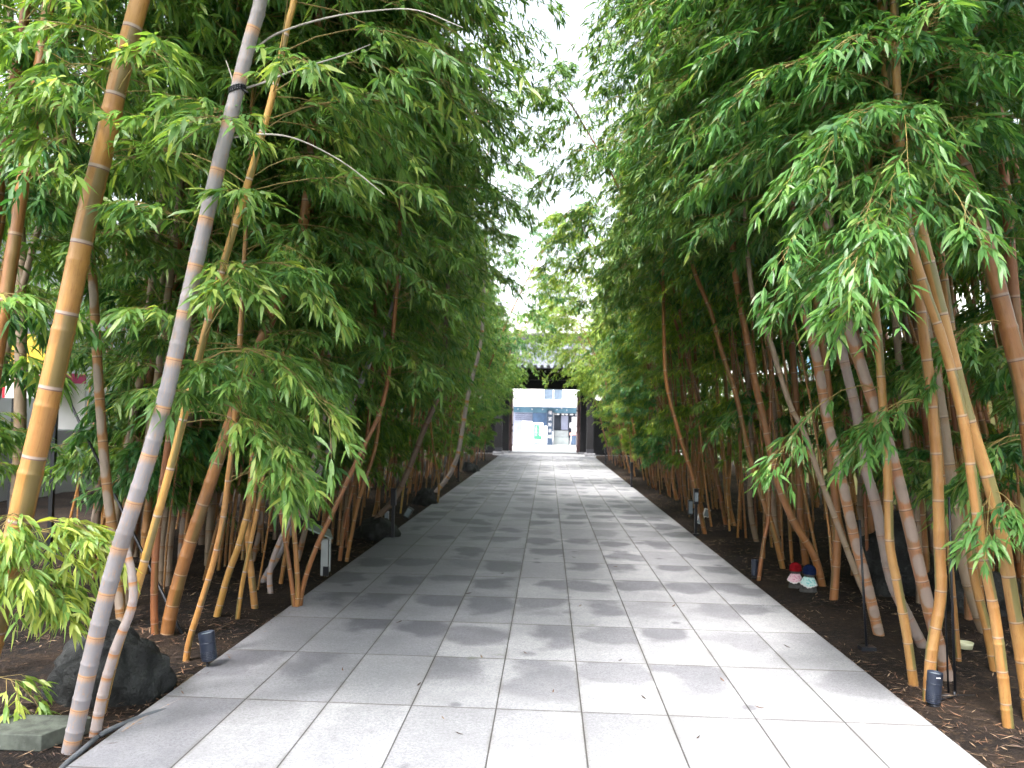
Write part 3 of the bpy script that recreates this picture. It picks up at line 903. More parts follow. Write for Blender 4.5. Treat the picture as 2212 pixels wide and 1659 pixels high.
# a dark blot that sits against the far joint of many slabs
cx_ = k.ma('ADD', k.ma('SUBTRACT', fx, .5), k.ma('MULTIPLY', k.ma('SUBTRACT', cellc[1], .5), .5))
cy_ = k.ma('SUBTRACT', fy, k.ma('ADD', .62, k.ma('MULTIPLY', cellc[2], .25)))
rr = k.ma('SQRT', k.ma('ADD', k.ma('POWER', cx_, 2), k.ma('POWER', k.ma('MULTIPLY', cy_, 1.35), 2)))
rr = k.ma('ADD', rr, k.ma('MULTIPLY', k.ma('SUBTRACT', edgen, .5), 1.5))
blot = k.ma('MULTIPLY', k.step(rr, .58, .30), k.step(cell, .05, .45))
blot = k.ma('MULTIPLY', blot, k.step(y, 3.2, 5.6))
small = k.n('ShaderNodeTexVoronoi'); small.inputs['Scale'].default_value = 2.6
k.t.links.new(o, small.inputs['Vector'])
sc_ = k.sep(small.outputs['Color'])
sp = k.ma('MULTIPLY', k.step(k.ma('ADD', small.outputs['Distance'], k.ma('MULTIPLY', k.noise(14, 2, o), .12)), k.ma('ADD', .16, k.ma('MULTIPLY', sc_[1], .14)), .10), k.ma('GREATER_THAN', sc_[0], .3))
damp_shade = k.ma('MULTIPLY', wet_shade, .9)
blots = k.ma('MAXIMUM', k.ma('MULTIPLY', blot, .9), k.ma('MULTIPLY', sp, .9))
col = k.mix(damp_shade, base, k.mix(1.0, base, (.68, .68, .71), 'MULTIPLY'))
col = k.mix(blots, col, k.mix(1.0, col, (.52, .52, .55), 'MULTIPLY'))
jx = k.ma('MINIMUM', fx, k.ma('SUBTRACT', 1, fx)); jy = k.ma('MINIMUM', fy, k.ma('SUBTRACT', 1, fy))
jm = k.ma('MAXIMUM', k.step(jx, .011, .005), k.step(jy, .0055, .0025))
grime = k.ma('MAXIMUM', k.step(jx, .06, .01), k.step(jy, .03, .006))
col = k.mix(k.ma('MULTIPLY', grime, k.ma('MULTIPLY', k.step(mott, .35, .6), .35)), col, (.16, .15, .13))
col = k.mix(k.ma('MULTIPLY', jm, .9), col, (.055, .05, .048))
moss = k.ma('MULTIPLY', k.step(k.noise(1.3, 4, o), .62, .7), k.step(k.noise(9, 4, o), .55, .7))
col = k.mix(k.ma('MULTIPLY', moss, .5), col, (.10, .13, .05))
rough = k.ma('SUBTRACT', .75, k.ma('MULTIPLY', damp_shade, .15))
hh = k.ma('SUBTRACT', k.ma('MULTIPLY', speck, .12), jm)
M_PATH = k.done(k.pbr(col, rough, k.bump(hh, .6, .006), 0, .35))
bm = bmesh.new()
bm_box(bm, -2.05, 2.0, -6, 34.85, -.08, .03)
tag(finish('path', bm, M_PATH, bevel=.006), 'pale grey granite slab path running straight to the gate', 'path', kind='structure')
# stone threshold paving under the gate and the bright street beyond
M_STREET = simple('pale_paving', (.34, .34, .35), .8, .06, 3, bump=.2)
tag(box_obj('pavement', -2.4, 2.1, 34.86, 38.6, -.08, .026, M_STREET), 'pale paving under the gate', 'paving', kind='structure')
M_ROAD = simple('bright_street', (.62, .62, .60), .85, .05, 2, bump=.15)
tag(box_obj('street', -40, 40, 38.61, 110, -.08, .02, M_ROAD), 'bright pale street outside the gate', 'street', kind='structure')

# litter: dry leaves and straw on the soil (uncountable)
def litter(name, n, seed, mats, size, label, xr, yfun):
    g = np.random.default_rng(seed)
    side = np.where(g.random(n) < .5, -1, 1)
    yy = yfun(g, n)
    xx = side * (1.965 + xr * g.random(n) ** 1.1)
    ok = np.abs(xx) < .68 * yy + .3
    xx, yy = xx[ok], yy[ok]
    ok = (np.abs(xx + .025) > 2.03) | (g.random(len(xx)) < .10)
    xx, yy = xx[ok], yy[ok]
    clump = np.sin(xx * 4.3 + yy * 1.1) + np.sin(yy * 3.7 - xx * 2.2) + g.normal(0, .7, len(xx))
    ok = clump > -.1
    xx, yy = xx[ok], yy[ok]; n = len(xx)
    zz = hgt(xx, yy) + g.uniform(.002, .02, n)
    a = g.uniform(0, 2 * PI, n); L = g.uniform(.5, 1.3, n) * size[0]; W = g.uniform(.5, 1.1, n) * size[1]
    el = g.normal(0, .18, n)
    D = np.stack([np.cos(a) * np.cos(el), np.sin(a) * np.cos(el), np.sin(el)], -1)
    S = np.stack([-np.sin(a), np.cos(a), g.normal(0, .35, n)], -1)
    O = np.stack([xx, yy, zz], -1)
    V = np.stack([O - D * (L * .5)[:, None], O + S * (W * .5)[:, None], O + D * (L * .5)[:, None], O - S * (W * .5)[:, None]], 1).reshape(-1, 3)
    onp = (V[:, 0] > -2.06) & (V[:, 0] < 2.01)
    V[:, 2] = np.where(onp, np.maximum(V[:, 2], .0325), np.maximum(V[:, 2], 0.004))
    q = np.arange(n)[:, None] * 4 + np.arange(4)[None, :]
    me = new_mesh(name + '_mesh', V, [q], mats, g.integers(0, len(mats), n), smooth=False)
    return tag(link(name, me), label, 'leaf litter', kind='stuff')

ML1 = simple('dry_straw', (.26, .18, .115), .8, .3, 12)
ML2 = simple('dry_leaf_brown', (.16, .085, .05), .85, .3, 12)
ML3 = simple('dry_leaf_dark', (.07, .045, .035), .85, .3, 12)
litter('leaf_litter', 60000, 3, [ML1, ML2, ML3, ML2, ML3], (.07, .0075), 'dry brown bamboo leaves and straw scattered on the soil', 4.5, lambda g, n: 3.0 + 22 * g.random(n) ** 1.7)

# fallen leaves on the path
fl_spots = [(957, 1553), (992, 1587), (1040, 1420), (1195, 1495), (1340, 1428), (1508, 1595), (1135, 1412), (862, 1345), (1390, 1508), (1012, 1283), (1253, 1310), (740, 1448),
            (1560, 1470), (1640, 1530), (1240, 1205), (1330, 1225), (1085, 1240), (1455, 1310), (1700, 1398), (905, 1480)]
for i, (u, v) in enumerate(fl_spots):
    p = ground(u, v, .03)
    bm = bmesh.new()
    a = rf.uniform(0, PI); L = rf.uniform(.012, .026)
    W = L * .22
    vs = []
    for (s, w, h) in ((-1, 0, .003), (-.3, 1, .005), (.4, .8, .007), (1, 0, .012), (.4, -.8, .006), (-.3, -1, .004)):
        X, Yy = s * L, w * W
        vs.append(bm.verts.new((X * math.cos(a) - Yy * math.sin(a), X * math.sin(a) + Yy * math.cos(a), h)))
    bm.faces.new(vs)
    geo = bmesh.ops.extrude_face_region(bm, geom=bm.faces[:])
    for e in geo['geom']:
        if isinstance(e, bmesh.types.BMVert): e.co.z -= .0015
    ob = finish('fallen_leaf', bm, rf.choice([ML1, ML2, ML3]), loc=(p.x, p.y, .0315))
    tag(ob, 'small dry fallen leaf lying on the granite path', 'leaf', 'fallen leaves on the path')

# ------------------------------------------------------------------ things on the ground
# boulders
def rock(name, center, size, seed, mat, label, group=None, n=3):
    bm = bmesh.new()
    bmesh.ops.create_icosphere(bm, subdivisions=n + 1, radius=1)
    from mathutils import noise as mn
    for v in bm.verts:
        d = v.co.normalized()
        f = 1 + .32 * mn.noise(d * 1.3 + Vector((seed, 0, 0))) + .16 * mn.noise(d * 3.1 + Vector((0, seed, 0))) + .06 * mn.noise(d * 8 + Vector((0, 0, seed))) - .10 * abs(mn.noise(d * 2.2 + Vector((seed, seed, 0))))
        c = d * f
        v.co = Vector((c.x * size[0], c.y * size[1], max(c.z, -.25) * size[2]))
    for f in bm.faces: f.smooth = True
    ob = finish(name, bm, mat, loc=(center[0], center[1], size[2] * .18))
    return tag(ob, label, 'rock', group)

k = NT('dark_rock')
o = k.obj()
n1 = k.noise(5, 7, o, .7)
vor = k.n('ShaderNodeTexVoronoi', feature='DISTANCE_TO_EDGE'); vor.inputs['Scale'].default_value = 4
k.t.links.new(o, vor.inputs['Vector'])
c = k.mix(k.step(n1, .4, .65), (.008, .009, .010), (.032, .035, .036))
c = k.mix(k.step(k.noise(22, 4, o), .62, .8), c, (.08, .085, .08))
M_ROCK = k.done(k.pbr(c, .7, k.bump(n1, 1.0, .08), 0, .4))
p = ground(215, 1520)
rock('boulder', (p.x - .04, p.y + .14), (.29, .25, .31), 4.2, M_ROCK, 'large dark boulder behind the grey bamboo, beside the flat stone block', n=4)
for (u, v, sx, sz, sd, lab) in [(914, 1092, .21, .28, 2.2, 'round dark rock beside the path, near the pale curved bamboo'), (1014, 1021, .27, .24, 6.1, 'mossy dark rock at the path edge, farthest of the left rocks'),
                            (805, 1165, .30, .2, 8.3, 'low dark rock lying left of the small box light'),
                            (1962, 1290, .35, .62, 3.3, 'tall dark rock in deep shade behind the lilac-grey bamboo'), (2140, 1330, .42, .3, 9.3, 'low broad dark rock in the shade on the far right')]:
    p = ground(u, v)
    rock('rock', (p.x, p.y + sx * .7), (sx, sx, sz), sd, M_ROCK, lab)

# flat stone block
p0 = ground(-10, 1627); p1 = ground(95, 1627)
M_STONE = simple('grey_green_stone', (.075, .085, .072), .85, .4, 14, bump=.3)
bm = bmesh.new()
bm_prism(bm, [(-.45, 0), (-.015, 0), (.085, .23), (.06, .25), (-.36, .24)], 'z', 0, .075)
tag(finish('stone_block', bm, M_STONE, bevel=.006, loc=(p1.x, p1.y, .005)), 'flat grey-green stone block at the bottom left, beside the grey bamboo foot', 'stone block')

# hose and dead cane along the path edge
def tube_obj(name, pts, r, mat, parent=None, sides=10, r1=None):
    P = catmull(pts, 8)
    T = np.gradient(P, axis=0); T /= np.linalg.norm(T, axis=1, keepdims=True)
    V, q, _, _ = rings_to_mesh(P, T, np.linspace(r, r if r1 is None else r1, len(P)), sides)
    n = len(P)
    caps = np.array([list(range(sides))[::-1], list(range((n - 1) * sides, n * sides))])
    return link(name, new_mesh(name + '_mesh', V, [q, caps], [mat]), parent)

M_HOSE = simple('hose_grey', (.12, .13, .15), .45, .1, 20)
pts = [np.array(ground(u, v, .03)) for u, v in [(60, 1760), (105, 1695), (140, 1652), (175, 1622), (222, 1584), (283, 1556), (335, 1538), (374, 1524)]]
for q_ in pts: q_[2] = .028
pts[0][2] = .02; pts[-1][2] = .012
tag(tube_obj('hose', pts, .0125, M_HOSE), 'dark grey hose curving out of the soil along the left path edge', 'hose')
pts = [np.array(ground(u, v, .02)) for u, v in [(262, 1586), (300, 1560), (345, 1535), (392, 1512)]]
for q_ in pts: q_[2] = .022
k_c = Curve(catmull([tuple(q_) for q_ in pts], 6))
tag(link('fallen_cane', culm_mesh('fallen_cane_mesh', k_c, .011, .008, .07, MC['white'], 10)), 'short dead bamboo cane lying beside the grey hose', 'cane')

# spotlights
M_BLACK = simple('black_metal', (.018, .02, .026), .35, .1, 10, metal=.3)
M_DKBLUE = simple('dark_blue_metal', (.03, .038, .062), .35, .1, 10, metal=.2)
M_GLASS = NT('lamp_glass'); M_GLASS = M_GLASS.done(M_GLASS.pbr((.25, .3, .35), .1, None, 0, .8))
M_WHITE = simple('white_label', (.75, .75, .75), .5, .03, 10)


def spotlight(u, v, r, L, tilt, tdir, label, stake=.07, text=False, mat=None):
    p = ground(u, v)
    root = empty('spotlight', (p.x, p.y, 0), label, 'spotlight', 'black cylindrical spotlights along the path')
    ax = Vector((math.sin(tilt) * math.cos(tdir), math.sin(tilt) * math.sin(tdir), math.cos(tilt)))
    c = Vector((0, 0, stake + L * .5))
    bm = bmesh.new()
    A, B = bm_cyl(bm, c - ax * L * .5, c + ax * L * .5, r * .92, r, 28, cap=False)
    bm_cyl(bm, c - ax * L * .53, c - ax * L * .5, r * .8, r * .92, 28)
    A2, B2 = bm_cyl(bm, c + ax * L * .5, c + ax * L * .42, r, r * .9, 28, cap=False)
    bm_cyl(bm, c + ax * L * .12, c + ax * L * .15, r * 1.02, r * 1.02, 28)
    for q_ in range(5):
        bm_cyl(bm, c - ax * L * (.44 - q_ * .06), c - ax * L * (.42 - q_ * .06), r * .99, r * .99, 28)
    finish('housing', bm, mat or M_DKBLUE, root)
    bm = bmesh.new(); bm_cyl(bm, c + ax * L * .42, c + ax * L * .43, r * .89, r * .89, 24); finish('lens', bm, M_GLASS, root)
    bm = bmesh.new()
    bm_cyl(bm, (0, 0, -.05), (0, 0, stake), .007, .007, 8)
    bm_cyl(bm, (-.0, 0, stake * .85), c - ax * L * .2, .008, .008, 8)
    bm_cyl(bm, (0, 0, 0.0), (0, 0, .012), .035, .03, 14)
    finish('stake', bm, M_BLACK, root)
    if text:
        bm = bmesh.new()
        bm_box(bm, -.011, .011, -r - .0025, -r + .004, .0, .004)
        lb = finish('label_plate', bm, M_WHITE, root)
        lb.location = c + ax * L * .36
        bm = bmesh.new()
        bm_cyl(bm, (0, .02, .02), (.16, .10, .02), .006, .006, 8)
        bm_cyl(bm, (.16, .10, .0), (.16, .10, .05), .008, .008, 8)
        finish('bracket', bm, M_BLACK, root)
    return root

spotlight(447, 1450, .048, .165, .16, PI, 'dark blue-black cylindrical spotlight tilted left, by the thin curved yellow cane')
spotlight(2018, 1524, .041, .165, .08, 0, 'dark cylindrical spotlight with a white mark, at the foot of the bamboos on the right', stake=.02, text=True)
spotlight(1630, 1249, .033, .155, .02, 0, 'small dark spotlight at the right path edge by a very thin cane', stake=.03)

# bollards / post lamps
def bollard(u, v, h, r, label, box=False):
    p = ground(u, v)
    root = empty('bollard_light', (p.x, p.y, 0), label, 'bollard light', 'black post lights lining the path')
    bm = bmesh.new()
    bm_box(bm, -r * .7, r * .7, -r * .7, r * .7, -.03, h * .68)
    bm_box(bm, -r * 1.6, r * 1.6, -r * 1.6, r * 1.6, 0, .025)
    finish('post', bm, M_BLACK, root, bevel=.003)
    bm = bmesh.new(); bm_box(bm, -r * 1.25, r * 1.25, -r * 1.25, r * 1.25, h * .681, h)
    bm_box(bm, -r * 1.4, r * 1.4, -r * 1.4, r * 1.4, h * .99, h * 1.02)
    finish('lamp_head', bm, M_BLACK, root, bevel=.004)
    if box:
        bm = bmesh.new(); bm_box(bm, -r * .9, r * .9, -r * 1.32, -r * 1.26, h * .74, h * .94); finish('lens', bm, M_GLASS, root)
    return root

bollard(848, 1166, .64, .026, 'black post light on the left path edge with a small box light beside it')
bollard(990, 1040, .56, .026, 'black post light on the left path edge, between the two far rocks')
bollard(1047, 996, .6, .03, 'black post light nearest the gate on the left')
bollard(1503, 1156, .63, .026, 'black post light on the right path edge with pale lamps behind it', True)
bollard(1364, 1055, .6, .03, 'black post light on the right path edge, halfway down the path')
bollard(1308, 1003, .6, .03, 'black post light nearest the gate on the right')

def boxlight(u, v, w, h, mat, label, tilt=0):
    p = ground(u, v)
    root = empty('flood_light', (p.x, p.y, 0), label, 'flood light')
    bm = bmesh.new(); bm_box(bm, -w / 2, w / 2, -.04, .04, h * .22, h)
    o_ = finish('housing', bm, mat, root, bevel=.004); o_.rotation_euler = (0, tilt, 0)
    bm = bmesh.new(); bm_box(bm, -w * .42, w * .42, -.046, -.041, h * .28, h * .94)
    o_ = finish('lens', bm, M_GLASS, root); o_.rotation_euler = (0, tilt, 0)
    bm = bmesh.new(); bm_cyl(bm, (0, 0, -.04), (0, 0, h * .35), .01, .01, 8); finish('stake', bm, M_BLACK, root)

M_GREYBOX = simple('grey_box', (.30, .32, .36), .5, .08, 8)
boxlight(835, 1142, .05, .24, M_GREYBOX, 'small grey box light left of the black post')
boxlight(874, 1122, .09, .2, M_BLACK, 'small black tilted flood light right of the black post', .5)
boxlight(1491, 1120, .07, .30, M_BLACK, 'dark box light just left of the black post on the right')
boxlight(1508, 1136, .09, .17, M_WHITE, 'lower white lamp behind the black post on the right', .3)
boxlight(1522, 1121, .09, .17, M_WHITE, 'upper white lamp behind the black post on the right', .3)

# pale sign post with slanted plate (left)
p = ground(700, 1243)
M_PALE = simple('pale_metal', (.36, .39, .40), .5, .1, 7)
M_PLATE = simple('information_plate', (.26, .31, .29), .4, .2, 12)
root = empty('sign_post', (p.x, p.y, 0), 'pale grey sign post with a slanting plate on top, at the left path edge', 'sign post')
bm = bmesh.new(); bm_box(bm, -.035, .035, -.01, .01, -.02, .36); finish('post', bm, M_PALE, root, bevel=.002)
bm = bmesh.new(); bm_box(bm, .045, .058, -.01, .012, .04, .37); finish('edge_strip', bm, M_PALE, root)
bm = bmesh.new(); bm_box(bm, -.20, .07, -.12, .12, -.008, .008)
o_ = finish('plate', bm, M_PLATE, root, bevel=.002); o_.location = (-.01, .02, .42); o_.rotation_euler = (.25, .42, .5)
bm = bmesh.new(); bm_box(bm, -.005, .05, -.03, -.012, 0, .09); finish('foot', bm, M_BLACK, root)

# stone figurines with caps and bibs
def lathe(bm, prof, n=20, sx=1, sy=1, c=(0, 0)):
    R_ = []
    for r, z in prof:
        R_.append([bm.verts.new((c[0] + r * sx * math.cos(2 * PI * i / n), c[1] + r * sy * math.sin(2 * PI * i / n), z)) for i in range(n)])
    for a, b in zip(R_, R_[1:]):
        for i in range(n):
            f = bm.faces.new((a[i], a[(i + 1) % n], b[(i + 1) % n], b[i])); f.smooth = True
    bm.faces.new(R_[0][::-1]); bm.faces.new(R_[-1])


def cloth(name, c1, c2, sc_=60):
    k = NT(name); o = k.obj()
    v = k.n('ShaderNodeTexVoronoi'); v.inputs['Scale'].default_value = sc_
    k.t.links.new(o, v.inputs['Vector'])
    c = k.mix(k.step(v.outputs['Distance'], .3, .5), c1, c2)
    return k.done(k.pbr(c, .9, k.bump(k.noise(200, 2, o), .3, .002), 0, .1))

M_STATUE = simple('statue_stone', (.07, .07, .07), .9, .2, 20, bump=.4)
M_HEM = simple('white_hem', (.6, .58, .58), .9, .05, 20)

def figurine(u, v, ydep, s, capc, bibc1, bibc2, label, rz=0, lean=0.0, ear=None):
    p = ground(u, v)
    root = empty('stone_figurine', (p.x, p.y, 0), label, 'figurine', 'small capped stone figurines', rz)
    root.scale = (s, s, s)
    root.rotation_euler = (0, lean, rz)
    bm = bmesh.new()
    lathe(bm, [(.055, 0), (.085, .0), (.09, .02), (.078, .05), (.07, .09), (.062, .13), (.04, .155), (.03, .165)], 24, 1, .85)
    for sgn in (-1, 1):
        bm_cyl(bm, (sgn * .062, -.01, .13), (sgn * .035, -.07, .075), .02, .013, 10)
    finish('body', bm, M_STATUE, root)
    bm = bmesh.new()
    lathe(bm, [(.02, .155), (.042, .165), (.054, .19), (.057, .215), (.052, .24), (.035, .262), (.01, .272)], 24, 1, 1)
    for sgn in (-1, 1):
        bm_cyl(bm, (sgn * .054, 0, .20), (sgn * .060, 0, .225), .008, .008, 8)
        bm_cyl(bm, (sgn * .02, -.05, .215), (sgn * .02, -.056, .215), .005, .004, 8)
    bm_cyl(bm, (0, -.05, .205), (0, -.062, .198), .006, .007, 8)
    bm_cyl(bm, (-.008, -.051, .187), (.008, -.051, .187), .003, .003, 6)
    finish('head', bm, M_STATUE, root)
    bm = bmesh.new()
    lathe(bm, [(.059, .196), (.066, .198), (.067, .21), (.064, .222), (.066, .235), (.060, .255), (.045, .275), (.022, .288), (.004, .29)], 28, 1, 1.02)
    finish('cap', bm, cloth('knitted_' + label.split()[0], capc, tuple(x * .55 for x in capc), 90), root)
    # bib: curved sheet with thickness around the front of the neck
    bm = bmesh.new()
    grid = []
    n, m = 18, 8
    for j in range(m + 1):
        row = []
        t = j / m
        for i in range(n + 1):
            a = -PI / 2 + (i / n - .5) * 2 * (1.15 - .25 * t)
            rad = .05 + .055 * t
            z = .17 - .10 * t * (1 - .35 * abs(i / n - .5) * 2) + .004 * math.sin(i * 2.1) * t
            row.append(bm.verts.new((rad * math.cos(a), rad * math.sin(a) * .95 - .004, z)))
        grid.append(row)
    for j in range(m):
        for i in range(n):
            f = bm.faces.new((grid[j][i], grid[j][i + 1], grid[j + 1][i + 1], grid[j + 1][i])); f.smooth = True
            f.material_index = 1 if (j == m - 1 or i in (0, n - 1)) else 0
    ge = bmesh.ops.extrude_face_region(bm, geom=bm.faces[:])
    for e in ge['geom']:
        if isinstance(e, bmesh.types.BMVert): e.co += Vector((e.co.x, e.co.y, 0)).normalized() * .004
    finish('bib', bm, [cloth('bib_' + label.split()[0], bibc1, bibc2, 70), M_HEM], root)
    return root

figurine(1721, 1272, 0, .86, (.30, .008, .015), (.50, .18, .28), (.65, .45, .52), 'red capped stone figurine with a pink patterned bib, left one of the pair', -.5, -.06)
figurine(1746, 1282, 0, .92, (.008, .018, .07), (.10, .42, .42), (.45, .62, .62), 'navy capped stone figurine with a turquoise patterned bib, right one of the pair', -.35, .05)

# black rods, bowl on the right
bm = bmesh.new()
p = ground(2064, 1508)
bm_cyl(bm, (0, 0, -.05), (-.03, 0, 1.15), .008, .007, 8)
bm_cyl(bm, (-.028, .02, -.05), (-.06, .02, 1.1), .006, .005, 8)
bm_cyl(bm, (-.12, 0, .01), (.12, .02, .01), .007, .007, 8)
tag(finish('support_stake', bm, M_BLACK, loc=(p.x, p.y, 0)), 'pair of thin black steel rods beside the right spotlight', 'stake')
p = ground(1873, 1405)
bm = bmesh.new()
bm_cyl(bm, (0, 0, -.05), (-.05, 0, .9), .009, .008, 8); bm_box(bm, -.05, .05, -.04, .04, 0, .03)
tag(finish('support_stake', bm, M_BLACK, loc=(p.x, p.y, 0)), 'thin black stake with a square foot near the bamboo with the swollen foot', 'stake')
p = ground(2085, 1405)
bm = bmesh.new(); lathe(bm, [(.03, 0), (.045, .003), (.05, .03), (.055, .045), (.05, .046), (.045, .03), (.02, .02)], 24)
tag(finish('dish', bm, simple('cream_enamel', (.62, .62, .42), .35, .05, 8), loc=(p.x, p.y, .012)), 'small cream coloured dish on the soil among the right bamboos', 'dish')
# root collar of the patched bamboo
p = ground(1905, 1380)

# ties on the grey bamboo
def ring_tie(root, b, cur, v_px, u_px, Y, r, name='tie'):
    c_ = at(u_px, v_px, Y)
    zt = c_.z
    d = np.linspace(0, cur.L, 400)
    o_ = cur(np.interp(zt, cur(d)[:, 2], d))
    bm = bmesh.new()
    for q_ in range(3):
        bmesh.ops.create_circle
        n = 20
        pts = [(o_[0] + (r + .006) * math.cos(2 * PI * i / n), o_[1] + (r + .006) * math.sin(2 * PI * i / n), o_[2] + (q_ - 1) * .009 + .012 * math.cos(2 * PI * i / n)) for i in range(n + 1)]
        for a, c2_ in zip(pts, pts[1:]): bm_cyl(bm, a, c2_, .005, .005, 6)
    bm_cyl(bm, (o_[0] + r, o_[1] - .01, o_[2]), (o_[0] + r + .03, o_[1] - .02, o_[2] - .02), .006, .004, 6)
    return finish(name, bm, M_BLACK, root)
ring_tie(r2_, b2, c2, 195, 511, b2.y, .030, 'wire_tie')

# long black brace pole on the left
a = ground(407, 1380); 
P0 = np.array(a); P0[2] = -.05
P1 = np.array(at(130, 826, a.y + .9))
P2 = P1 + (P1 - P0) * .45
ob = tube_obj('brace_pole', [P0, (P0 + P1) / 2, P1, P2], .011, M_BLACK)
tag(ob, 'long thin black brace pole slanting up to the left behind the bamboo', 'pole')
# horizontal support rails behind the bamboo
M_RAIL = simple('old_rail_bamboo', (.07, .06, .05), .7, .2, 8)
for (x_, z_, y0, y1, lab) in ((-3.9, 3.3, 4.5, 20, 'dark horizontal support rail tied behind the left bamboo'), (4.2, 3.6, 6, 24, 'dark horizontal support rail tied behind the right bamboo')):
    tag(tube_obj('support_rail', [(x_, y0, z_), (x_, (y0 + y1) / 2, z_ + .04), (x_, y1, z_ - .03)], .035, M_RAIL), lab, 'rail')

# ------------------------------------------------------------------ side walls / neighbouring buildings
k = NT('yellow_plaster'); o = k.obj()
n1 = k.noise(1.4, 5, o)
c = k.mix(k.step(n1, .35, .7), (.50, .50, .22), (.58, .57, .30))
M_YWALL = k.done(k.pbr(c, .9, k.bump(k.noise(40, 3, o), .3, .01)))
M_COPING = simple('wall_coping', (.12, .12, .13), .6, .15, 5)
root = empty('garden_wall', (7.0, 16, 0), 'pale yellow plastered garden wall seen through the bamboo on the right', 'wall')
box_obj('wall_face', -.12, .12, -12.5, 14, -.1, 2.7, M_YWALL, root)
bm = bmesh.new(); bm_prism(bm, [(-.28, 2.701), (.28, 2.701), (0, 2.95)], 'y', -12.6, 14.1); finish('coping', bm, M_COPING, root)

M_GWALL = simple('grey_wall', (.22, .22, .23), .85, .08, 2, bump=.15)
M_LWALL = simple('light_cladding', (.55, .56, .60), .7, .06, 1.5)
root = empty('side_building', (-9.2, 16, 0), 'light grey shop building behind the left bamboo', 'building')
box_obj('wall', -4, 0, -11, 8, -.1, 5.2, M_LWALL, root)
box_obj('plinth', -.02, .03, -11, 8, -.05, 1.2, M_GWALL, root)
for yy in (-6.5, 1.2, 4.4):
    w = box_obj('window', .002, .06, yy, yy + 1.6, 2.4, 3.8, simple('window_frame_grey', (.3, .3, .32), .4), root)
    box_obj('pane', .061, .07, yy + .08, yy + 1.52, 2.48, 3.72, M_GLASS, w)
M_ROOFD = simple('dark_roof_sheet', (.06, .06, .07), .5)
box_obj('roof', -4.2, .35, -11.2, 8.2, 5.201, 5.4, M_ROOFD, root)

# yellow shop sign with digits
M_YEL = simple('sign_yellow', (.85, .55, .06), .45, .03, 4)
M_SBLACK = simple('sign_black', (.012, .012, .02), .5, .1, 4)
M_RED = simple('sign_red', (.55, .01, .03), .5, .05, 4)
M_PINK = simple('sign_pink', (.75, .10, .30), .5, .05, 4)
M_SWHITE = simple('sign_white', (.78, .76, .78), .5, .03, 4)
M_ORANGE = simple('sign_orange', (.80, .28, .03), .5, .05, 4)


def text_obj(name, body, size, mat, parent, loc, rot, ext=.002):
    cu = bpy.data.curves.new(name, 'FONT')
    cu.body = body; cu.size = size; cu.extrude = ext
    cu.align_x = 'CENTER'; cu.align_y = 'CENTER'
    tmp = bpy.data.objects.new('tmp', cu)
    COL.objects.link(tmp)
    bpy.context.view_layer.update()
    dg = bpy.context.evaluated_depsgraph_get()
    me = bpy.data.meshes.new_from_object(tmp.evaluated_get(dg))
    bpy.data.objects.remove(tmp)
    me.materials.clear(); me.materials.append(mat)
    ob = link(name, me, parent, loc)
    ob.rotation_euler = rot
    return ob

YS = 7.5
KS = YS / 9.6
def sx_(u): return at(u, 770, YS).x
pc = at(62, 770, YS)
xl, xr = at(14, 770, YS).x, at(125, 770, YS).x
zt_, zb_ = at(62, 735, YS).z, at(62, 787, YS).z
root = empty('shop_sign', ((xl + xr) / 2, YS, 0), 'yellow shop sign above a black strip of white figures, behind the left bamboo', 'sign')
w = (xr - xl) / 2
box_obj('panel', -w, w, 0, .06, zb_, zt_ + .06, M_YEL, root)
box_obj('number_strip', -w, w, -.002, .06, zb_ - .105 * KS, zb_ - .002, M_SBLACK, root)
text_obj('lettering', '82 258', .125 * KS, M_SWHITE, root, (-.02, -.006, zb_ - .053 * KS), (PI / 2, 0, 0))
text_obj('emblem', '安', .10 * KS, M_ORANGE, root, (-w * .72, -.004, zb_ + .08), (PI / 2, 0, 0))
box_obj('price_board', -w, w, .0, .05, zb_ - .42 * KS, zb_ - .107 * KS, M_SWHITE, root)
box_obj('red_edge', -w - .022, -w - .001, -.004, .055, zb_ - .42 * KS, zb_ - .05, M_RED, root)
box_obj('red_patch', .02, w, -.004, -.001, zb_ - .23 * KS, zb_ - .13 * KS, M_RED, root)
for xx in (-w * .8, w * .8): box_obj('leg', xx - .02, xx + .02, .061, .10, -.05, zb_ - .15, M_BLACK, root)
pb = at(150, 850, 7.8)
root = empty('banner', (pb.x, 7.8, 0), 'white banner with a pink top hanging right of the yellow sign', 'banner')
box_obj('cloth', -.12, .16, 0, .01, 1.38, pb.z + .10, M_SWHITE, root)
box_obj('pink_band', -.12, .16, -.003, .013, pb.z + .101, pb.z + .20, M_PINK, root)
bm = bmesh.new(); bm_cyl(bm, (-.14, .03, -.05), (-.14, .03, pb.z + .32), .012, .01, 8); bm_cyl(bm, (-.14, .03, pb.z + .28), (.18, .03, pb.z + .28), .008, .008, 8); finish('pole', bm, M_SWHITE, root)

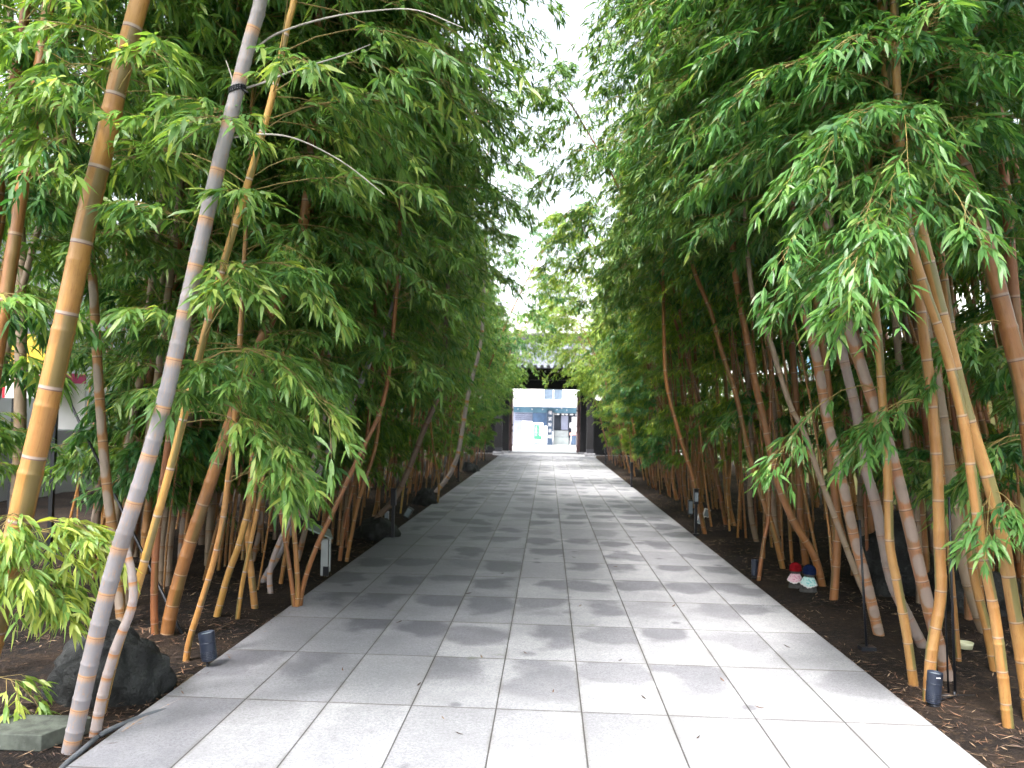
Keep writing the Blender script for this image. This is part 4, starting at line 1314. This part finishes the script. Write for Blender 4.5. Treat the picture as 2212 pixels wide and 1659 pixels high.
# ------------------------------------------------------------------ gate
M_WOOD = simple('blackened_wood', (.006, .0055, .008), .8, .3, 5, bump=.2)
M_DOOR = simple('reddish_door_wood', (.16, .085, .09), .55, .2, 6, bump=.2)
M_TILE = simple('roof_tile', (.13, .14, .17), .4, .15, 8)
M_TILED = simple('dark_tile_end', (.035, .035, .045), .5, .15, 8)
M_BASE = simple('pillar_base_stone', (.20, .20, .22), .7, .15, 8)
M_PLASTER = simple('plaster_white', (.7, .7, .68), .8, .05, 4)
GXc = at(1177, 880, 37).x
gate = empty('temple_gate', (GXc, 37, .026), 'black wooden temple gate with a grey tiled roof at the end of the path', 'gate')
hw = 1.49; dz = .0
ztop = 2.96
for sgn in (-1, 1):
    # main pillar and front pillar, with stone bases
    o_ = box_obj('pillar', sgn * (hw + .34) - .19, sgn * (hw + .34) + .19, -.19, .19, .10, 3.5, M_WOOD, gate, .01)
    bm = bmesh.new(); bm_box(bm, sgn * (hw + .34) - .27, sgn * (hw + .34) + .27, -.27, .27, -.02, .10); finish('pillar_base', bm, M_BASE, gate, .03)
    o_ = box_obj('pillar', sgn * (hw + .52) - .15, sgn * (hw + .52) + .15, -1.75, -1.45, .12, 3.3, M_WOOD, gate, .01)
    bm = bmesh.new(); bm_box(bm, sgn * (hw + .52) - .24, sgn * (hw + .52) + .24, -1.84, -1.36, -.02, .12); finish('pillar_base', bm, M_BASE, gate, .04)
    # metal shoes
    box_obj('pillar_shoe', sgn * (hw + .52) - .155, sgn * (hw + .52) + .155, -1.755, -1.445, .121, .30, M_TILED, gate)
    # doors swung open outwards (seen edge on)
    x0, x1 = sorted((sgn * (hw + .20), sgn * (hw + .02)))
    d = box_obj('door', x0, x1, .20, 1.58, .06, ztop - .03, M_DOOR, gate, .006)
    for zz in (.35, 1.0, 1.28, 2.0, 2.65):
        bm = bmesh.new()
        bm_cyl(bm, (sgn * (hw + .02) , .32, zz), (sgn * (hw - .03), .32, zz), .05, .03, 12)
        finish('door_stud', bm, M_TILED, d)
    # side plaster wing
    x0, x1 = sorted((sgn * (hw + .54), sgn * (hw + 3.2)))
    box_obj('wing_wall', x0, x1, -.08, .08, -.02, 2.5, M_WOOD, gate)
box_obj('lintel', -hw - 1.0, hw + 1.0, -.22, .22, ztop, ztop + .42, M_WOOD, gate, .01)
box_obj('front_beam', -hw - 1.2, hw + 1.2, -1.70, -1.50, 3.301, 3.52, M_WOOD, gate, .01)
box_obj('frieze', -hw - .5, hw + .5, -.06, .06, ztop + .421, 4.6, M_WOOD, gate)
for sgn in (-1, 1):
    box_obj('tie_beam', sgn * (hw + .45) - .09, sgn * (hw + .45) + .09, -1.44, 1.9, 3.05, 3.25, M_WOOD, gate)
# rafters
eave_y, eave_z, ridge_z = -2.55, 3.72, 5.1
sl = (ridge_z - eave_z) / 2.55
for i in range(31):
    xx = -4.2 + i * .28
    bm = bmesh.new()
    bm_prism(bm, [(-2.35, 3.60), (-2.35, 3.68), (-.3, 3.68 + sl * 1.95), (-.3, 3.56 + sl * 1.95)], 'x', xx - .035, xx + .035)
    r_ = finish('rafter', bm, M_WOOD, gate)
    bm = bmesh.new(); bm_box(bm, xx - .03, xx + .03, -2.356, -2.351, 3.605, 3.672); finish('rafter_end', bm, M_PLASTER, r_)
box_obj('eave_board', -4.6, 4.6, -2.52, -2.40, 3.69, 3.80, M_WOOD, gate)
# tiled roof: wavy sheet both slopes, stepped courses
cols, rows = 33, 9
TX = .28
rv, rq = [], []
for slope in (-1, 1):
    ncol = cols * 8; nrow = rows * 3
    base = len(rv)
    for j in range(nrow + 1):
        c_, fr_ = divmod(j, 3)
        t = j / nrow
        ylen = 2.62 * (1 - t)
        zz = ridge_z - (ridge_z - eave_z) * (1 - t) + .16 * (t * (1 - t)) * -2.0 + .05
        step = [.035, .015, .0][fr_]
        for i in range(ncol + 1):
            x_ = -cols * TX / 2 + i * TX / 8
            ph = (i % 8) / 8
            round_ = max(0, math.cos((ph - 0) * 2 * PI)) ** .6 if True else 0
            rv.append((x_, slope * ylen, zz + step + .075 * round_))
    for j in range(nrow):
        for i in range(ncol):
            a = base + j * (ncol + 1) + i
            rq.append((a, a + 1, a + ncol + 2, a + ncol + 1))
me = new_mesh('roof_mesh', np.array(rv), [np.array(rq)], [M_TILE], smooth=False)
roof = link('roof', me, gate)
md = roof.modifiers.new('thick', 'SOLIDIFY'); md.thickness = .05; md.offset = -1
for i in range(cols + 1):
    bm = bmesh.new()
    xx = -cols * TX / 2 + i * TX
    bm_cyl(bm, (xx, -2.70, 3.82), (xx, -2.60, 3.84), .078, .078, 14)
    finish('tile_end', bm, M_TILED, roof)
bm = bmesh.new()
bm_box(bm, -4.6, 4.6, -.20, .20, ridge_z + .02, ridge_z + .32); bm_cyl(bm, (-4.65, 0, ridge_z + .36), (4.65, 0, ridge_z + .36), .11, .11, 12)
finish('ridge', bm, M_TILED, roof)

# ------------------------------------------------------------------ hall building beyond the street
BY = 49.8
def bx(cx): return (cx - 1026) * .00535
def bz(cy): return (1388 - cy) * .00535
M_BWHITE = simple('building_white', (.78, .79, .77), .8, .03, 2)
M_TEAL = simple('teal_glass', (.10, .20, .28), .25, .15, 2)
M_BLUEW = simple('slate_blue_panel', (.07, .13, .24), .5, .15, 3)
M_DKB = simple('navy_column', (.03, .055, .10), .5, .15, 3)
M_LILAC = simple('lilac_shutter', (.33, .35, .48), .6, .1, 2)
M_SOFF = simple('soffit_grey', (.30, .31, .36), .7, .06, 3)
M_INT = simple('dark_interior', (.02, .03, .055), .4, .2, 2)
M_CNT = simple('counter_grey', (.33, .37, .37), .6, .1, 3)
M_GREENP = simple('green_panel', (.02, .13, .08), .5, .08, 4)
hall = empty('hall_building', (0, BY, 0), 'white two-storey hall with a glazed ground floor, seen through the gate', 'building')
bm = bmesh.new()
bm_box(bm, -14, bx(965), 0, 8, bz(930), 8.2); bm_box(bm, bx(1195), 14, 0, 8, bz(930), 8.2)
bm_box(bm, bx(965), bx(1195), 0, 8, bz(930), bz(855)); bm_box(bm, bx(965), bx(1195), 0, 8, bz(640), 8.2)
finish('wall', bm, M_BWHITE, hall)
wn_ = box_obj('window', bx(965), bx(1195), .12, .18, bz(855), bz(640), simple('window_blue_grey', (.09, .12, .16), .3), hall)
for xx in (965, 1078, 1186): box_obj('mullion', bx(xx), bx(xx + 9), .06, .119, bz(855), bz(640), M_BWHITE, wn_)
box_obj('balcony_rail', bx(965) - .02, bx(1195) + .02, -.05, .0, bz(868), bz(858), M_BWHITE, hall)
box_obj('canopy', -14, 14, -1.0, 7.9, bz(945), bz(931), M_SOFF, hall)
box_obj('fascia', -14, 14, .3, .5, bz(1010), bz(946), M_TEAL, hall)
box_obj('shutter', bx(400), bx(840), .55, .65, 0, bz(1011), M_LILAC, hall)
for cy in (1022, 1048, 1070, 1090): box_obj('shutter_slat', bx(640), bx(840), .53, .549, bz(cy + 7), bz(cy), M_DKB, hall)
box_obj('panel_wall', bx(842), bx(1012), .40, .7, 0, bz(1012), M_BLUEW, hall)
box_obj('column', bx(1014), bx(1078), .1, .7, 0, bz(982), M_DKB, hall)
for i, ch in enumerate('増宮院会館'):
    text_obj('lettering', ch, .235, M_SWHITE, hall, (bx(1048), .09, bz(1012 + i * 69)), (PI / 2, 0, 0), .004)
box_obj('door_frame', bx(1086), bx(1094), .30, .42, 0, bz(960), M_SOFF, hall)
box_obj('interior', bx(1095), bx(1500), 1.2, 1.3, 0, bz(1011), M_INT, hall)
box_obj('inner_screen', bx(1180), bx(1262), 1.0, 1.1, bz(1205), bz(1040), M_LILAC, hall)
box_obj('counter', bx(1100), bx(1265), .8, .9, bz(1290), bz(1215), M_PALE, hall)
box_obj('counter_base', bx(1095), bx(1270), .7, .79, 0, bz(1292), M_CNT, hall)
for a, b in ((1105, 1112), (1122, 1155), (1182, 1212), (1226, 1254), (1278, 1318), (1340, 1352)):
    box_obj('frosted_lettering', bx(a), bx(b), .28, .30, bz(1032), bz(1019), M_SWHITE, hall)
box_obj('poster', bx(1302), bx(1360), .20, .22, bz(1232), bz(1052), M_SWHITE, hall)
box_obj('poster', bx(1277), bx(1300), .20, .22, bz(1182), bz(1120), M_SWHITE, hall)
box_obj('poster', bx(1277), bx(1366), .23, .25, bz(1264), bz(1236), simple('peach_poster', (.75, .40, .32), .6), hall)
for cx, cy in ((672, 972), (835, 972), (960, 972), (1125, 972), (1180, 957), (1240, 975)):
    bm = bmesh.new(); bm_cyl(bm, (bx(cx), .10, bz(cy)), (bx(cx), .28, bz(cy)), .03, .03, 10); finish('downlight', bm, M_SWHITE, hall)

def board(name, x0, x1, z1, y, mat, label, inner=None, foot=None):
    r_ = empty(name, ((bx(x0) + bx(x1)) / 2, y, .02), label, 'sign board')
    w_ = (bx(x1) - bx(x0)) / 2
    bm = bmesh.new()
    bm_box(bm, -w_, w_, -.03, .03, .06, bz(z1)); finish('panel', bm, mat, r_, .015)
    for s_ in (-1, 1): box_obj('foot', s_ * w_ * .7 - .03, s_ * w_ * .7 + .03, -.2, .2, 0, .059, M_DKB, r_)
    return r_, w_
board('sign_board', 731, 845, 1118, BY - .9, M_SWHITE, 'tall blank white board standing left of the green sign board')
r_, w_ = board('sign_board', 849, 972, 1132, BY - 1.0, M_SWHITE, 'white framed sign board with a green panel of white writing')
box_obj('green_face', -w_ * .74, w_ * .74, -.036, -.031, .36, bz(1152), M_GREENP, r_)
box_obj('dark_skirt', -w_ * .72, w_ * .72, -.037, -.031, .07, .15, M_DKB, r_)
for c_, s_ in ((.14, '開館時間'), (-.10, 'ご自由に')):
    for i, ch in enumerate(s_):
        text_obj('lettering', ch, .13, M_SWHITE, r_, (c_, -.040, 1.12 - i * .16), (PI / 2, 0, 0), .002)
board('sign_board', 977, 1016, 1166, BY - .85, M_SWHITE, 'narrow white board between the green sign board and the dark column')
r_ = empty('easel_board', (bx(1330), BY - .7, .02), 'dark easel board leaning on white legs at the right of the hall entrance', 'easel')
box_obj('board_panel', -.22, .24, -.02, .02, .08, .62, M_DKB, r_)
for s_ in (-1, 1):
    bm = bmesh.new(); bm_cyl(bm, (s_ * .26 - .02, -.1, 0), (s_ * .19, .03, .72), .02, .02, 8); finish('leg', bm, M_SWHITE, r_)

# neighbouring pale buildings that close the street on both sides
for x0, x1, y0, lab in ((-26, -14.2, 51, 'pale apartment block left of the hall across the street'), (14.2, 27, 52, 'pale apartment block right of the hall across the street')):
    r_ = empty('apartment_block', ((x0 + x1) / 2, y0, 0), lab, 'building')
    w_ = (x1 - x0) / 2
    box_obj('wall', -w_, w_, 0, 9, 0, 11, M_BWHITE, r_)
    box_obj('roof', -w_ - .2, w_ + .2, -.2, 9.2, 11.001, 11.3, M_SOFF, r_)
    for fl in range(3):
        for c_ in range(4):
            xx = -w_ + 1.2 + c_ * 2.8
            wi = box_obj('window', xx, xx + 1.5, -.06, -.002, 1.6 + fl * 3, 3.0 + fl * 3, M_SOFF, r_)
            box_obj('pane', xx + .08, xx + 1.42, -.07, -.061, 1.68 + fl * 3, 2.92 + fl * 3, M_TEAL, wi)

# ------------------------------------------------------------------ light
w = bpy.data.worlds.new('World'); sc.world = w
w.use_nodes = True
nt = w.node_tree; nt.nodes.clear()
out = nt.nodes.new('ShaderNodeOutputWorld'); bg = nt.nodes.new('ShaderNodeBackground')
sky = nt.nodes.new('ShaderNodeTexSky'); sky.sky_type = 'NISHITA'; sky.sun_disc = False
SUN_EL, SUN_AZ = math.radians(58), math.radians(205)
sky.sun_elevation = SUN_EL; sky.sun_rotation = SUN_AZ; sky.dust_density = 4; sky.air_density = 1.2
bw = nt.nodes.new('ShaderNodeRGBToBW'); mx = nt.nodes.new('ShaderNodeMix'); mx.data_type = 'RGBA'
mx.inputs[0].default_value = .72
nt.links.new(sky.outputs[0], bw.inputs[0]); nt.links.new(sky.outputs[0], mx.inputs[6]); nt.links.new(bw.outputs[0], mx.inputs[7])
nt.links.new(mx.outputs[2], bg.inputs[0]); bg.inputs[1].default_value = .15
nt.links.new(bg.outputs[0], out.inputs[0])
sun = bpy.data.lights.new('sun', 'SUN'); sun.energy = 1.5; sun.angle = math.radians(12); sun.color = (1, .96, .9)
so = bpy.data.objects.new('sun', sun); COL.objects.link(so)
sd = Vector((math.sin(SUN_AZ) * math.cos(SUN_EL), math.cos(SUN_AZ) * math.cos(SUN_EL), math.sin(SUN_EL)))
so.rotation_euler = sd.to_track_quat('Z', 'Y').to_euler()

sc.view_settings.view_transform = 'Standard'
sc.view_settings.look = 'None'
sc.view_settings.exposure = 2.62
sc.view_settings.gamma = 1
cy = sc.cycles
cy.max_bounces = 5; cy.diffuse_bounces = 3; cy.glossy_bounces = 2; cy.transmission_bounces = 4; cy.transparent_max_bounces = 4
cy.sample_clamp_indirect = 6
cy.use_denoising = True
cy.use_adaptive_sampling = True; cy.adaptive_threshold = .035
